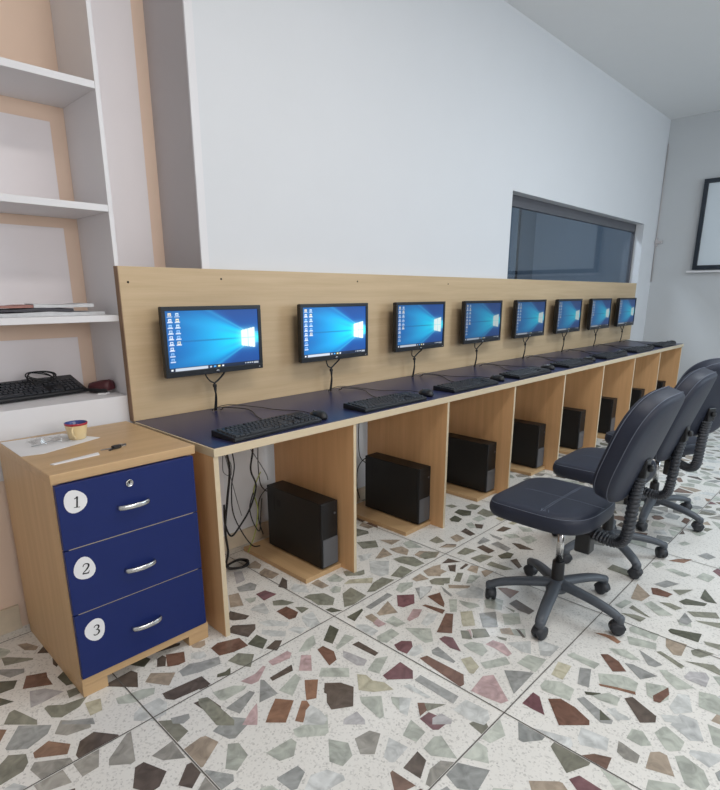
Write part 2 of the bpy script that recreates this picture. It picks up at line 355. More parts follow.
#TRACED_BEGIN
TC = dict(g=(177, 181, 172), G=(134, 134, 121), D=(95, 85, 78), B=(115, 87, 75), M=(118, 85, 89), P=(197, 199, 197), T=(164, 150, 134), K=(93, 94, 82), Y=(182, 177, 156), L=(175, 173, 174), O=(142, 109, 90), k=(186, 161, 161), s=(150, 151, 149))
TRACED = [(TC[c], p) for c, p in [
('T',[(-0.566,0.525),(-0.541,0.514),(-0.519,0.463),(-0.532,0.447),(-0.558,0.474)]),
('D',[(-0.532,0.419),(-0.500,0.450),(-0.491,0.383)]),
('G',[(-0.629,0.479),(-0.613,0.469),(-0.557,0.403),(-0.559,0.394),(-0.633,0.426)]),
('s',[(-0.654,0.412),(-0.596,0.358),(-0.602,0.338),(-0.641,0.342),(-0.660,0.387)]),
('K',[(-0.672,0.341),(-0.631,0.307),(-0.650,0.273),(-0.687,0.278)]),
('B',[(-0.598,0.306),(-0.548,0.279),(-0.554,0.251),(-0.554,0.203),(-0.625,0.247)]),
('K',[(-0.527,0.223),(-0.487,0.251),(-0.485,0.186),(-0.504,0.157),(-0.521,0.162)]),
('G',[(-0.529,0.130),(-0.507,0.125),(-0.483,0.134),(-0.486,0.103),(-0.496,0.090),(-0.535,0.091)]),
('L',[(-0.615,0.213),(-0.578,0.193),(-0.544,0.138),(-0.602,0.133),(-0.635,0.134)]),
('G',[(-0.606,0.095),(-0.595,0.099),(-0.562,0.070),(-0.501,0.056),(-0.532,0.028),(-0.584,0.020),(-0.604,0.041)]),
('Y',[(-0.510,0.026),(-0.470,0.013),(-0.486,-0.040),(-0.519,-0.038)]),
('K',[(-0.694,0.251),(-0.669,0.203),(-0.704,0.212)]),
('G',[(-0.691,0.152),(-0.677,0.155),(-0.666,0.126),(-0.645,0.063),(-0.650,0.044),(-0.715,0.112)]),
('D',[(-0.504,0.348),(-0.489,0.346),(-0.494,0.311),(-0.510,0.288),(-0.514,0.311)]),
('s',[(-0.588,-0.006),(-0.522,-0.054),(-0.528,-0.083),(-0.592,-0.017)]),
('K',[(-0.331,0.121),(-0.273,0.121),(-0.263,0.090),(-0.297,0.066)]),
('D',[(-0.234,0.123),(-0.181,0.125),(-0.143,0.101),(-0.153,0.089),(-0.228,0.109)]),
('D',[(-0.244,0.071),(-0.223,0.076),(-0.219,0.058),(-0.243,0.017),(-0.264,0.032)]),
('B',[(-0.210,0.069),(-0.160,0.039),(-0.184,-0.012),(-0.208,-0.011),(-0.237,0.006)]),
('P',[(-0.142,0.013),(-0.107,-0.010),(-0.113,-0.039),(-0.137,-0.037),(-0.157,-0.013)]),
('s',[(-0.218,-0.048),(-0.178,-0.039),(-0.148,-0.056),(-0.090,-0.076),(-0.107,-0.112),(-0.174,-0.100),(-0.223,-0.080)]),
('D',[(-0.435,0.067),(-0.340,0.075),(-0.331,0.050),(-0.360,-0.016)]),
('T',[(-0.296,0.011),(-0.240,-0.042),(-0.284,-0.084),(-0.328,-0.017)]),
('D',[(-0.313,-0.112),(-0.190,-0.127),(-0.190,-0.180),(-0.302,-0.163),(-0.317,-0.142)]),
('g',[(-0.429,-0.024),(-0.357,-0.043),(-0.327,-0.065),(-0.341,-0.088),(-0.402,-0.080),(-0.434,-0.053)]),
('P',[(-0.390,-0.119),(-0.339,-0.124),(-0.332,-0.159),(-0.355,-0.198),(-0.393,-0.199),(-0.432,-0.158),(-0.418,-0.132)]),
('s',[(-0.351,-0.233),(-0.306,-0.254),(-0.313,-0.272),(-0.336,-0.278),(-0.357,-0.256)]),
('T',[(-0.116,0.064),(-0.070,0.047),(-0.082,0.021),(-0.104,0.019),(-0.120,0.039)]),
('D',[(-0.267,-0.227),(-0.225,-0.237),(-0.219,-0.297),(-0.235,-0.322),(-0.257,-0.300)]),
('D',[(0.032,0.034),(0.062,0.050),(0.124,-0.002),(0.106,-0.028),(0.059,-0.050),(0.028,0.022)]),
('P',[(0.127,-0.058),(0.179,-0.128),(0.158,-0.149),(0.129,-0.119),(0.109,-0.078)]),
('K',[(0.034,-0.091),(0.089,-0.068),(0.097,-0.120),(0.055,-0.150)]),
('D',[(0.066,-0.161),(0.116,-0.147),(0.133,-0.165),(0.096,-0.192),(0.084,-0.197)]),
('B',[(-0.073,-0.016),(-0.041,-0.006),(0.027,-0.035),(0.023,-0.094),(-0.031,-0.089),(-0.075,-0.071)]),
('G',[(-0.071,-0.123),(-0.025,-0.113),(0.009,-0.156),(-0.038,-0.203),(-0.057,-0.170)]),
('K',[(-0.138,-0.157),(-0.115,-0.164),(-0.091,-0.159),(-0.111,-0.189),(-0.148,-0.169)]),
('D',[(-0.190,-0.127),(-0.193,-0.185),(-0.222,-0.181)]),
('k',[(-0.101,-0.245),(-0.049,-0.249),(-0.008,-0.235),(-0.004,-0.245),(-0.062,-0.285),(-0.086,-0.281)]),
('g',[(-0.197,-0.227),(-0.136,-0.247),(-0.110,-0.277),(-0.122,-0.285),(-0.191,-0.283),(-0.200,-0.272)]),
('s',[(-0.205,-0.318),(-0.115,-0.307),(-0.108,-0.325),(-0.190,-0.365)]),
('s',[(-0.056,-0.291),(-0.048,-0.300),(-0.056,-0.379),(-0.117,-0.370)]),
('G',[(-0.248,-0.225),(-0.225,-0.237),(-0.223,-0.293),(-0.222,-0.372),(-0.234,-0.389),(-0.267,-0.354),(-0.259,-0.245)]),
('k',[(-0.132,-0.372),(-0.154,-0.407),(-0.182,-0.443),(-0.211,-0.413),(-0.168,-0.387)]),
('k',[(0.027,-0.229),(0.105,-0.230),(0.109,-0.249),(0.087,-0.267),(0.025,-0.256)]),
('D',[(-0.022,-0.302),(0.066,-0.302),(0.050,-0.328),(-0.025,-0.320)]),
('g',[(-0.039,-0.374),(0.045,-0.351),(0.044,-0.378),(-0.025,-0.422)]),
('k',[(0.127,-0.288),(0.150,-0.312),(0.099,-0.374),(0.071,-0.343)]),
('O',[(0.048,-0.400),(0.079,-0.428),(0.020,-0.486),(-0.006,-0.471),(0.025,-0.429)]),
('O',[(-0.077,-0.400),(-0.044,-0.445),(-0.116,-0.497),(-0.155,-0.456),(-0.122,-0.430)]),
('g',[(0.137,-0.263),(0.202,-0.229),(0.237,-0.228),(0.208,-0.272),(0.167,-0.280)]),
('O',[(-0.024,-0.468),(-0.013,-0.479),(-0.021,-0.504),(-0.038,-0.507),(-0.077,-0.537),(-0.089,-0.516)]),
('P',[(-0.040,-0.510),(-0.016,-0.503),(-0.011,-0.540),(-0.018,-0.579),(-0.041,-0.589),(-0.080,-0.549)]),
('P',[(0.195,-0.128),(0.225,-0.128),(0.250,-0.169),(0.211,-0.180)]),
('P',[(0.149,-0.007),(0.187,-0.022),(0.227,-0.088),(0.208,-0.102),(0.153,-0.045)]),
('P',[(0.280,-0.118),(0.318,-0.157),(0.309,-0.182),(0.269,-0.182),(0.263,-0.159)]),
('K',[(0.248,-0.277),(0.327,-0.225),(0.330,-0.269),(0.257,-0.314)]),
('g',[(0.248,-0.344),(0.325,-0.311),(0.338,-0.348),(0.313,-0.352),(0.247,-0.356)]),
('D',[(0.303,-0.379),(0.331,-0.382),(0.332,-0.474),(0.311,-0.477)]),
('B',[(0.192,-0.307),(0.218,-0.305),(0.224,-0.354),(0.200,-0.392),(0.163,-0.397)]),
('L',[(0.251,-0.382),(0.259,-0.405),(0.272,-0.473),(0.244,-0.486),(0.229,-0.468),(0.228,-0.406)]),
('g',[(0.238,-0.516),(0.300,-0.495),(0.338,-0.517),(0.294,-0.536),(0.252,-0.554)]),
('M',[(0.255,-0.575),(0.344,-0.572),(0.339,-0.628),(0.309,-0.653),(0.250,-0.598)]),
('g',[(0.133,-0.394),(0.194,-0.458),(0.164,-0.490),(0.099,-0.420)]),
('D',[(0.085,-0.462),(0.120,-0.495),(0.135,-0.538),(0.075,-0.595),(0.022,-0.559),(0.033,-0.528),(0.057,-0.502),(0.055,-0.492)]),
('Y',[(0.195,-0.509),(0.212,-0.533),(0.207,-0.565),(0.226,-0.597),(0.221,-0.639),(0.171,-0.602),(0.146,-0.564)]),
('g',[(0.120,-0.593),(0.168,-0.637),(0.111,-0.698),(0.096,-0.695),(0.100,-0.666),(0.106,-0.614)]),
('g',[(0.191,-0.664),(0.224,-0.710),(0.165,-0.749),(0.166,-0.714),(0.174,-0.685)]),
('L',[(0.019,-0.622),(0.065,-0.628),(0.057,-0.667),(0.045,-0.679),(0.003,-0.635)]),
('P',[(0.404,-0.297),(0.432,-0.326),(0.432,-0.383),(0.395,-0.387),(0.390,-0.316)]),
('g',[(0.404,-0.409),(0.477,-0.414),(0.472,-0.456),(0.401,-0.458),(0.387,-0.429)]),
('M',[(0.411,-0.491),(0.446,-0.495),(0.468,-0.521),(0.447,-0.543),(0.403,-0.554),(0.397,-0.519)]),
('P',[(0.444,-0.548),(0.476,-0.558),(0.453,-0.592),(0.412,-0.585),(0.399,-0.561)]),
('B',[(0.593,-0.555),(0.671,-0.525),(0.696,-0.551),(0.621,-0.596)]),
('Y',[(0.722,-0.578),(0.757,-0.614),(0.723,-0.632),(0.697,-0.599)]),
('P',[(0.778,-0.636),(0.815,-0.675),(0.784,-0.701),(0.753,-0.674)]),
('g',[(0.522,-0.456),(0.583,-0.524),(0.528,-0.576),(0.501,-0.563),(0.504,-0.528)]),
('k',[(0.655,-0.623),(0.687,-0.640),(0.654,-0.669),(0.625,-0.651)]),
('K',[(0.696,-0.650),(0.732,-0.679),(0.705,-0.714),(0.654,-0.677)]),
('M',[(0.557,-0.591),(0.583,-0.595),(0.596,-0.621),(0.550,-0.686),(0.541,-0.648)]),
('s',[(0.480,-0.613),(0.511,-0.617),(0.487,-0.704),(0.475,-0.705),(0.466,-0.627)]),
('g',[(0.590,-0.678),(0.623,-0.689),(0.640,-0.722),(0.618,-0.757),(0.580,-0.759),(0.580,-0.710)]),
('k',[(0.650,-0.737),(0.688,-0.743),(0.696,-0.781),(0.666,-0.828),(0.643,-0.825),(0.652,-0.771)]),
('B',[(0.414,-0.614),(0.441,-0.624),(0.445,-0.764),(0.407,-0.791),(0.390,-0.788),(0.408,-0.641)]),
('Y',[(0.510,-0.720),(0.545,-0.736),(0.519,-0.784),(0.477,-0.790),(0.471,-0.778)]),
('g',[(0.545,-0.781),(0.630,-0.825),(0.607,-0.855),(0.530,-0.810)]),
('k',[(0.400,-0.837),(0.482,-0.827),(0.511,-0.848),(0.440,-0.940),(0.415,-0.930),(0.405,-0.881)]),
('s',[(0.565,-0.864),(0.597,-0.903),(0.619,-0.938),(0.488,-0.940)]),
('s',[(0.310,-0.672),(0.341,-0.671),(0.344,-0.812),(0.307,-0.818)]),
('P',[(0.259,-0.661),(0.280,-0.669),(0.280,-0.752),(0.268,-0.748)]),
('B',[(0.229,-0.742),(0.243,-0.757),(0.225,-0.781),(0.191,-0.781)]),
('G',[(0.245,-0.759),(0.284,-0.808),(0.224,-0.785)]),
('P',[(0.208,-0.685),(0.228,-0.714),(0.165,-0.749),(0.161,-0.724)]),
('P',[(0.287,-0.845),(0.347,-0.849),(0.353,-0.919),(0.329,-0.940),(0.297,-0.942),(0.284,-0.903)]),
('L',[(0.211,-0.817),(0.243,-0.825),(0.244,-0.862),(0.227,-0.868),(0.191,-0.831)]),
('G',[(0.721,-0.736),(0.737,-0.771),(0.721,-0.777),(0.715,-0.755)]),
('g',[(0.768,-0.725),(0.836,-0.788),(0.796,-0.816),(0.753,-0.748)]),
('g',[(0.635,-0.875),(0.700,-0.880),(0.717,-0.936),(0.633,-0.940)]),
('P',[(0.811,-0.863),(0.820,-0.938),(0.752,-0.938),(0.733,-0.912)]),
('P',[(0.714,-0.791),(0.780,-0.845),(0.715,-0.879),(0.703,-0.852)]),
('g',[(0.798,-0.986),(0.824,-0.993),(0.829,-1.082),(0.791,-1.079)]),
('Y',[(0.661,-0.989),(0.737,-0.977),(0.745,-1.018),(0.662,-1.026)]),
('s',[(0.759,-1.046),(0.776,-1.076),(0.686,-1.105),(0.678,-1.073)]),
('g',[(0.581,-0.990),(0.614,-0.989),(0.640,-1.027),(0.637,-1.072),(0.580,-1.083),(0.566,-1.004)]),
('M',[(0.463,-0.986),(0.528,-0.987),(0.524,-1.010),(0.464,-1.055),(0.462,-1.022)]),
('B',[(0.537,-1.041),(0.563,-1.068),(0.557,-1.115),(0.535,-1.164),(0.518,-1.171),(0.459,-1.110)]),
('s',[(0.601,-1.107),(0.623,-1.119),(0.586,-1.217),(0.569,-1.219),(0.554,-1.194)]),
('g',[(0.776,-1.108),(0.815,-1.161),(0.822,-1.186),(0.815,-1.215),(0.756,-1.224),(0.742,-1.187),(0.733,-1.130)]),
('O',[(0.725,-1.128),(0.747,-1.174),(0.765,-1.222),(0.752,-1.228),(0.736,-1.178),(0.718,-1.136)]),
('K',[(0.654,-1.107),(0.680,-1.145),(0.666,-1.153),(0.644,-1.116)]),
('g',[(0.653,-1.134),(0.699,-1.165),(0.700,-1.199),(0.660,-1.203),(0.649,-1.157)]),
('P',[(0.619,-1.190),(0.644,-1.206),(0.626,-1.228),(0.595,-1.237)]),
('O',[(1.005,-1.000),(1.024,-1.031),(1.030,-1.060),(1.015,-1.090),(0.996,-1.085),(1.007,-1.044)]),
('g',[(1.131,-1.087),(1.152,-1.092),(1.164,-1.177),(1.115,-1.180),(1.110,-1.097)]),
('g',[(1.070,-1.101),(1.095,-1.189),(1.057,-1.200),(1.025,-1.123)]),
('T',[(1.154,-1.212),(1.164,-1.275),(1.084,-1.279),(1.072,-1.258),(1.104,-1.226)]),
('g',[(0.945,-1.079),(0.975,-1.122),(0.951,-1.179),(0.933,-1.154),(0.930,-1.103)]),
('s',[(1.009,-1.163),(0.977,-1.246),(0.950,-1.232),(0.944,-1.212)]),
('G',[(1.043,-1.213),(1.056,-1.223),(1.025,-1.303),(1.004,-1.298)]),
('B',[(0.886,-1.071),(0.903,-1.089),(0.889,-1.129),(0.854,-1.164),(0.824,-1.133)]),
('s',[(0.896,-1.152),(0.907,-1.174),(0.900,-1.250),(0.847,-1.216)]),
('g',[(0.939,-1.252),(0.953,-1.267),(0.922,-1.357),(0.877,-1.321),(0.898,-1.290)]),
('G',[(1.058,-1.305),(1.101,-1.378),(1.086,-1.399),(1.056,-1.406),(1.063,-1.356)]),
('L',[(0.965,-1.323),(1.004,-1.329),(1.032,-1.368),(1.011,-1.383),(0.956,-1.386),(0.955,-1.331)]),
('g',[(0.838,-1.240),(0.861,-1.287),(0.858,-1.301),(0.804,-1.314),(0.768,-1.297),(0.782,-1.262)]),
('B',[(0.789,-1.276),(0.860,-1.298),(0.828,-1.310),(0.771,-1.301),(0.766,-1.285)]),
('D',[(0.709,-1.217),(0.732,-1.232),(0.697,-1.308),(0.670,-1.314),(0.639,-1.283)]),
('P',[(0.773,-1.330),(0.850,-1.333),(0.868,-1.358),(0.796,-1.385),(0.752,-1.350)]),
('g',[(0.912,-1.381),(0.929,-1.421),(0.918,-1.437),(0.842,-1.453),(0.839,-1.398)]),
('P',[(0.716,-1.322),(0.744,-1.361),(0.720,-1.377),(0.693,-1.338)]),
('K',[(1.219,-1.203),(1.238,-1.206),(1.278,-1.295),(1.215,-1.299),(1.208,-1.215)]),
('G',[(1.235,-1.319),(1.253,-1.367),(1.218,-1.374),(1.218,-1.331)]),
('G',[(1.140,-1.300),(1.168,-1.315),(1.173,-1.363),(1.118,-1.333),(1.117,-1.311)]),
('g',[(1.324,-1.204),(1.345,-1.244),(1.309,-1.256),(1.292,-1.222)]),
('G',[(1.370,-1.261),(1.415,-1.333),(1.376,-1.341),(1.366,-1.274)]),
('P',[(0.630,-1.191),(0.633,-1.246),(0.624,-1.256),(0.597,-1.229)]),
('K',[(0.604,-1.175),(0.583,-1.214),(0.561,-1.192)]),
('L',[(0.311,0.417),(0.340,0.398),(0.304,0.322),(0.260,0.320)]),
('s',[(0.243,0.289),(0.305,0.282),(0.313,0.248),(0.282,0.217),(0.230,0.251)]),
('T',[(0.393,0.427),(0.446,0.439),(0.443,0.387),(0.415,0.363),(0.386,0.403)]),
('T',[(0.395,0.329),(0.434,0.343),(0.445,0.254),(0.397,0.243),(0.381,0.298)]),
('D',[(0.375,0.162),(0.436,0.212),(0.433,0.177),(0.392,0.124)]),
('M',[(0.268,0.180),(0.311,0.177),(0.326,0.120),(0.261,0.116)]),
('T',[(0.177,0.255),(0.215,0.242),(0.176,0.150),(0.132,0.174)]),
('g',[(0.209,0.183),(0.249,0.160),(0.231,0.141),(0.205,0.140)]),
('G',[(0.283,0.081),(0.314,0.064),(0.336,0.012),(0.304,0.017),(0.266,0.053)]),
('P',[(0.177,0.095),(0.204,0.103),(0.244,0.099),(0.223,0.037),(0.204,0.022),(0.192,0.052)]),
('B',[(0.246,0.005),(0.294,0.004),(0.299,-0.059),(0.269,-0.080),(0.245,-0.073)]),
('G',[(0.318,-0.024),(0.342,-0.046),(0.349,-0.070),(0.309,-0.075)]),
('D',[(0.073,0.115),(0.112,0.144),(0.144,0.066),(0.121,0.056),(0.084,0.083)]),
('P',[(0.294,-0.098),(0.342,-0.104),(0.309,-0.182),(0.266,-0.186),(0.273,-0.127)]),
('P',[(0.406,0.109),(0.440,0.126),(0.461,0.082),(0.434,0.028),(0.393,0.081)]),
('T',[(0.495,0.075),(0.538,0.078),(0.534,0.007),(0.499,0.012)]),
('G',[(0.397,0.007),(0.425,0.007),(0.473,-0.027),(0.477,-0.086),(0.437,-0.118),(0.398,-0.077),(0.403,-0.029)]),
('P',[(0.534,-0.015),(0.555,-0.015),(0.550,-0.041),(0.512,-0.060)]),
('K',[(0.393,-0.130),(0.420,-0.136),(0.434,-0.182),(0.397,-0.161)]),
('G',[(0.675,0.049),(0.692,0.043),(0.705,0.006),(0.750,-0.005),(0.722,-0.034),(0.702,-0.029),(0.655,0.012)]),
('g',[(0.570,0.056),(0.629,0.063),(0.623,0.001),(0.596,-0.004),(0.565,0.029)]),
('P',[(0.834,0.030),(0.896,-0.035),(0.799,-0.115),(0.763,-0.100),(0.759,-0.050)]),
('Y',[(0.596,-0.037),(0.639,-0.026),(0.721,-0.086),(0.685,-0.114),(0.628,-0.059)]),
('g',[(0.515,-0.025),(0.554,-0.021),(0.563,-0.044),(0.533,-0.069),(0.507,-0.054)]),
('G',[(0.531,-0.093),(0.589,-0.082),(0.586,-0.171),(0.504,-0.181),(0.467,-0.168)]),
('G',[(0.621,-0.156),(0.691,-0.124),(0.753,-0.119),(0.774,-0.172),(0.647,-0.174)]),
('G',[(0.801,-0.139),(0.902,-0.110),(0.903,-0.176),(0.821,-0.183)]),
('G',[(0.936,-0.039),(0.988,-0.054),(1.016,-0.096),(1.001,-0.169),(0.949,-0.159),(0.929,-0.082)]),
('T',[(0.880,0.033),(0.986,0.078),(0.962,-0.000),(0.894,0.018)]),
('P',[(0.840,0.113),(0.906,0.085),(0.847,0.054),(0.803,0.062)]),
('G',[(0.946,0.224),(1.025,0.171),(0.980,0.112),(0.915,0.152)]),
('T',[(1.006,0.049),(1.069,0.024),(1.062,-0.024),(1.014,-0.054),(1.000,-0.000)]),
('T',[(1.044,-0.086),(1.093,-0.077),(1.147,-0.153),(1.090,-0.173),(1.040,-0.129)]),
('K',[(0.419,-0.231),(0.500,-0.233),(0.494,-0.244),(0.420,-0.272)]),
('s',[(0.529,-0.235),(0.665,-0.227),(0.667,-0.254),(0.532,-0.260)]),
('T',[(0.523,-0.301),(0.617,-0.274),(0.582,-0.354),(0.519,-0.319)]),
('g',[(0.719,-0.238),(0.772,-0.213),(0.819,-0.247),(0.788,-0.268),(0.718,-0.268)]),
('M',[(0.684,-0.273),(0.737,-0.318),(0.686,-0.361),(0.633,-0.348),(0.626,-0.327)]),
('T',[(0.843,-0.228),(0.904,-0.224),(0.894,-0.281),(0.841,-0.255)]),
('s',[(0.789,-0.291),(0.850,-0.333),(0.808,-0.351),(0.733,-0.362)]),
('T',[(0.472,-0.283),(0.502,-0.288),(0.496,-0.326),(0.463,-0.342),(0.466,-0.294)]),
('k',[(0.459,-0.337),(0.492,-0.330),(0.489,-0.377),(0.454,-0.369)]),
('g',[(0.502,-0.366),(0.551,-0.363),(0.546,-0.428),(0.505,-0.419)]),
('k',[(0.576,-0.417),(0.646,-0.390),(0.668,-0.417),(0.620,-0.437),(0.573,-0.432)]),
('B',[(0.698,-0.401),(0.713,-0.409),(0.726,-0.486),(0.704,-0.493)]),
('B',[(0.772,-0.373),(0.829,-0.393),(0.775,-0.454),(0.752,-0.467)]),
('P',[(0.592,-0.476),(0.668,-0.452),(0.681,-0.484),(0.634,-0.503),(0.592,-0.501)]),
('T',[(0.944,-0.219),(1.007,-0.225),(1.043,-0.238),(0.956,-0.301),(0.931,-0.252)]),
('G',[(0.883,-0.303),(0.920,-0.309),(0.942,-0.331),(0.898,-0.362),(0.873,-0.325)]),
('g',[(1.106,0.043),(1.154,0.037),(1.134,-0.056),(1.081,-0.010)]),
('T',[(1.051,0.159),(1.125,0.082),(1.051,0.077)]),
('D',[(1.199,-0.125),(1.256,-0.127),(1.284,-0.165),(1.258,-0.177)]),
('G',[(1.053,-0.108),(1.100,-0.104),(1.151,-0.149),(1.087,-0.170),(1.042,-0.148)]),
('G',[(1.206,-0.228),(1.284,-0.221),(1.295,-0.279),(1.217,-0.266)]),
('D',[(1.333,-0.265),(1.376,-0.273),(1.359,-0.347),(1.314,-0.340)]),
('G',[(1.208,-0.309),(1.278,-0.324),(1.296,-0.375),(1.200,-0.364)]),
('K',[(1.325,-0.391),(1.387,-0.403),(1.393,-0.436),(1.341,-0.447),(1.309,-0.419)]),
('D',[(1.066,-0.237),(1.126,-0.229),(1.136,-0.290)]),
('T',[(0.937,-0.224),(1.007,-0.225),(1.008,-0.297),(0.946,-0.290),(0.919,-0.262)]),
('D',[(1.064,-0.272),(1.096,-0.293),(1.038,-0.329),(1.028,-0.307)]),
('D',[(1.082,-0.327),(1.140,-0.321),(1.138,-0.337),(1.083,-0.340)]),
('T',[(1.093,-0.362),(1.142,-0.353),(1.157,-0.381),(1.095,-0.411)]),
('G',[(0.887,-0.296),(0.919,-0.300),(0.969,-0.344),(0.927,-0.370),(0.870,-0.322)]),
('G',[(0.963,-0.375),(1.033,-0.346),(1.051,-0.365),(0.975,-0.399)]),
('g',[(0.984,-0.429),(1.057,-0.399),(1.081,-0.438),(1.002,-0.444)]),
('T',[(1.125,-0.419),(1.156,-0.428),(1.163,-0.459),(1.092,-0.458)]),
('G',[(1.202,-0.404),(1.244,-0.402),(1.248,-0.512),(1.211,-0.485)]),
('P',[(0.814,-0.295),(0.838,-0.341),(0.773,-0.355),(0.736,-0.356)]),
('B',[(0.769,-0.380),(0.831,-0.392),(0.751,-0.466),(0.753,-0.440)]),
('B',[(0.698,-0.401),(0.713,-0.409),(0.733,-0.484),(0.713,-0.490)]),
('g',[(0.812,-0.454),(0.834,-0.477),(0.758,-0.528),(0.741,-0.510)]),
('s',[(0.881,-0.365),(0.853,-0.438),(0.839,-0.444),(0.853,-0.398)]),
('T',[(0.916,-0.381),(0.973,-0.450),(0.951,-0.459),(0.895,-0.400)]),
('B',[(0.590,-0.555),(0.712,-0.507),(0.729,-0.530),(0.623,-0.598)]),
('Y',[(0.765,-0.545),(0.802,-0.574),(0.728,-0.635),(0.692,-0.606)]),
('s',[(0.809,-0.608),(0.863,-0.646),(0.780,-0.705),(0.740,-0.667)]),
('g',[(0.912,-0.568),(0.956,-0.575),(0.964,-0.622),(0.896,-0.654),(0.872,-0.601)]),
('g',[(0.838,-0.491),(0.865,-0.557),(0.856,-0.575),(0.816,-0.556),(0.818,-0.518)]),
('P',[(0.880,-0.446),(0.979,-0.467),(0.983,-0.512),(0.920,-0.547),(0.871,-0.487)]),
('D',[(0.963,-0.659),(1.010,-0.664),(0.984,-0.754),(0.947,-0.751),(0.946,-0.706)]),
('B',[(1.044,-0.556),(1.070,-0.582),(1.080,-0.634),(1.007,-0.634)]),
('G',[(0.931,-0.653),(0.931,-0.699),(0.915,-0.701)]),
('g',[(0.870,-0.680),(0.924,-0.719),(0.863,-0.759),(0.812,-0.722)]),
('G',[(0.657,-0.618),(0.675,-0.640),(0.641,-0.678),(0.621,-0.650)]),
('G',[(0.693,-0.644),(0.730,-0.677),(0.701,-0.717),(0.656,-0.683)]),
('T',[(0.773,-0.722),(0.805,-0.747),(0.774,-0.779),(0.753,-0.741)]),
('D',[(0.816,-0.767),(0.817,-0.784),(0.791,-0.819),(0.784,-0.812)]),
('D',[(1.503,-0.370),(1.522,-0.404),(1.507,-0.487),(1.468,-0.433)]),
('s',[(1.419,-0.297),(1.466,-0.308),(1.441,-0.391),(1.398,-0.396)]),
('D',[(1.320,-0.463),(1.355,-0.475),(1.301,-0.531),(1.275,-0.528)]),
('T',[(1.368,-1.013),(1.507,-0.992),(1.442,-1.061),(1.376,-1.051)]),
('B',[(1.518,-1.049),(1.532,-1.068),(1.524,-1.127),(1.484,-1.119),(1.469,-1.070)]),
('K',[(1.574,-1.228),(1.665,-1.223),(1.573,-1.285),(1.561,-1.253)]),
('K',[(1.482,-1.171),(1.524,-1.186),(1.541,-1.255),(1.514,-1.252),(1.471,-1.193)]),
('G',[(1.568,-1.122),(1.627,-1.183),(1.539,-1.156)]),
('G',[(1.421,-1.219),(1.486,-1.300),(1.451,-1.320),(1.399,-1.248)]),
('g',[(1.766,-1.166),(1.832,-1.178),(1.822,-1.225),(1.756,-1.216)]),
('G',[(1.281,-1.036),(1.310,-1.039),(1.266,-1.118),(1.265,-1.100)]),
('g',[(1.358,-1.070),(1.396,-1.085),(1.347,-1.176),(1.309,-1.137)]),
('g',[(1.266,-0.984),(1.334,-0.998),(1.333,-1.025),(1.257,-1.011)]),
('s',[(1.313,-1.210),(1.398,-1.212),(1.350,-1.248),(1.310,-1.241)]),
('G',[(1.218,-1.025),(1.243,-1.068),(1.246,-1.106),(1.207,-1.099)]),
('O',[(1.858,-1.024),(1.909,-1.051),(1.948,-1.100),(1.881,-1.081)]),
('G',[(1.564,-0.841),(1.624,-0.843),(1.613,-0.927),(1.560,-0.941)]),
('g',[(1.771,-0.971),(1.817,-0.994),(1.797,-1.023),(1.736,-1.003)]),
('s',[(1.567,-1.047),(1.636,-1.076),(1.640,-1.123),(1.566,-1.089)]),
('G',[(1.416,-1.112),(1.438,-1.145),(1.430,-1.191),(1.397,-1.175)]),
('g',[(1.748,-1.044),(1.779,-1.064),(1.770,-1.137),(1.731,-1.120)]),
('g',[(2.107,-0.999),(2.153,-1.018),(2.138,-1.046),(2.092,-1.026)]),
('s',[(2.018,-1.113),(2.078,-1.136),(2.055,-1.178),(2.005,-1.160)]),
('G',[(1.699,0.194),(1.740,0.179),(1.739,0.139),(1.694,0.147)]),
('K',[(1.648,0.091),(1.703,0.098),(1.729,0.033),(1.673,0.002),(1.636,0.029)]),
('K',[(1.542,0.055),(1.605,0.061),(1.590,0.005),(1.542,-0.005),(1.524,0.028)]),
('G',[(1.777,0.100),(1.833,0.094),(1.845,0.041),(1.770,0.029),(1.748,0.063)]),
('G',[(1.730,-0.014),(1.812,-0.003),(1.801,-0.106),(1.719,-0.083)]),
('Y',[(1.734,-0.135),(1.796,-0.137),(1.782,-0.178),(1.723,-0.179)]),
('D',[(1.582,-0.091),(1.604,-0.131),(1.554,-0.152),(1.539,-0.124)]),
('D',[(1.443,-0.094),(1.493,-0.088),(1.465,-0.165),(1.428,-0.158)]),
('g',[(1.546,-0.053),(1.589,-0.064),(1.545,-0.120),(1.513,-0.103)]),
('D',[(1.586,-0.228),(1.662,-0.225),(1.667,-0.269),(1.602,-0.260)]),
('s',[(1.380,-0.236),(1.460,-0.221),(1.448,-0.269),(1.376,-0.253)]),
('T',[(1.339,-0.095),(1.391,-0.097),(1.380,-0.153),(1.314,-0.149)]),
('G',[(1.228,-0.039),(1.295,-0.034),(1.271,-0.099),(1.227,-0.083)]),
('T',[(1.202,-0.128),(1.257,-0.136),(1.272,-0.173),(1.247,-0.175)]),
('g',[(1.721,-0.286),(1.745,-0.344),(1.713,-0.376),(1.678,-0.339)]),
('Y',[(1.724,-0.222),(1.783,-0.231),(1.774,-0.257),(1.722,-0.254)]),
('g',[(1.590,-0.372),(1.653,-0.392),(1.629,-0.443),(1.552,-0.435)]),
('s',[(1.522,-0.224),(1.519,-0.298),(1.494,-0.307),(1.497,-0.260)]),
('g',[(1.634,-0.041),(1.707,-0.045),(1.684,-0.093),(1.626,-0.085)]),
('g',[(1.563,-0.282),(1.617,-0.323),(1.596,-0.363),(1.550,-0.330)])]]
ZONE = [(-0.595, 0.675), (-0.315, 0.719), (0.445, 0.703), (0.694, 0.393), (0.941, 0.274), (2.015, 0.510), (2.564, 0.159), (1.974, -0.413), (1.802, -0.710), (2.385, -1.139), (0.812, -1.465), (-0.728, 0.138)]
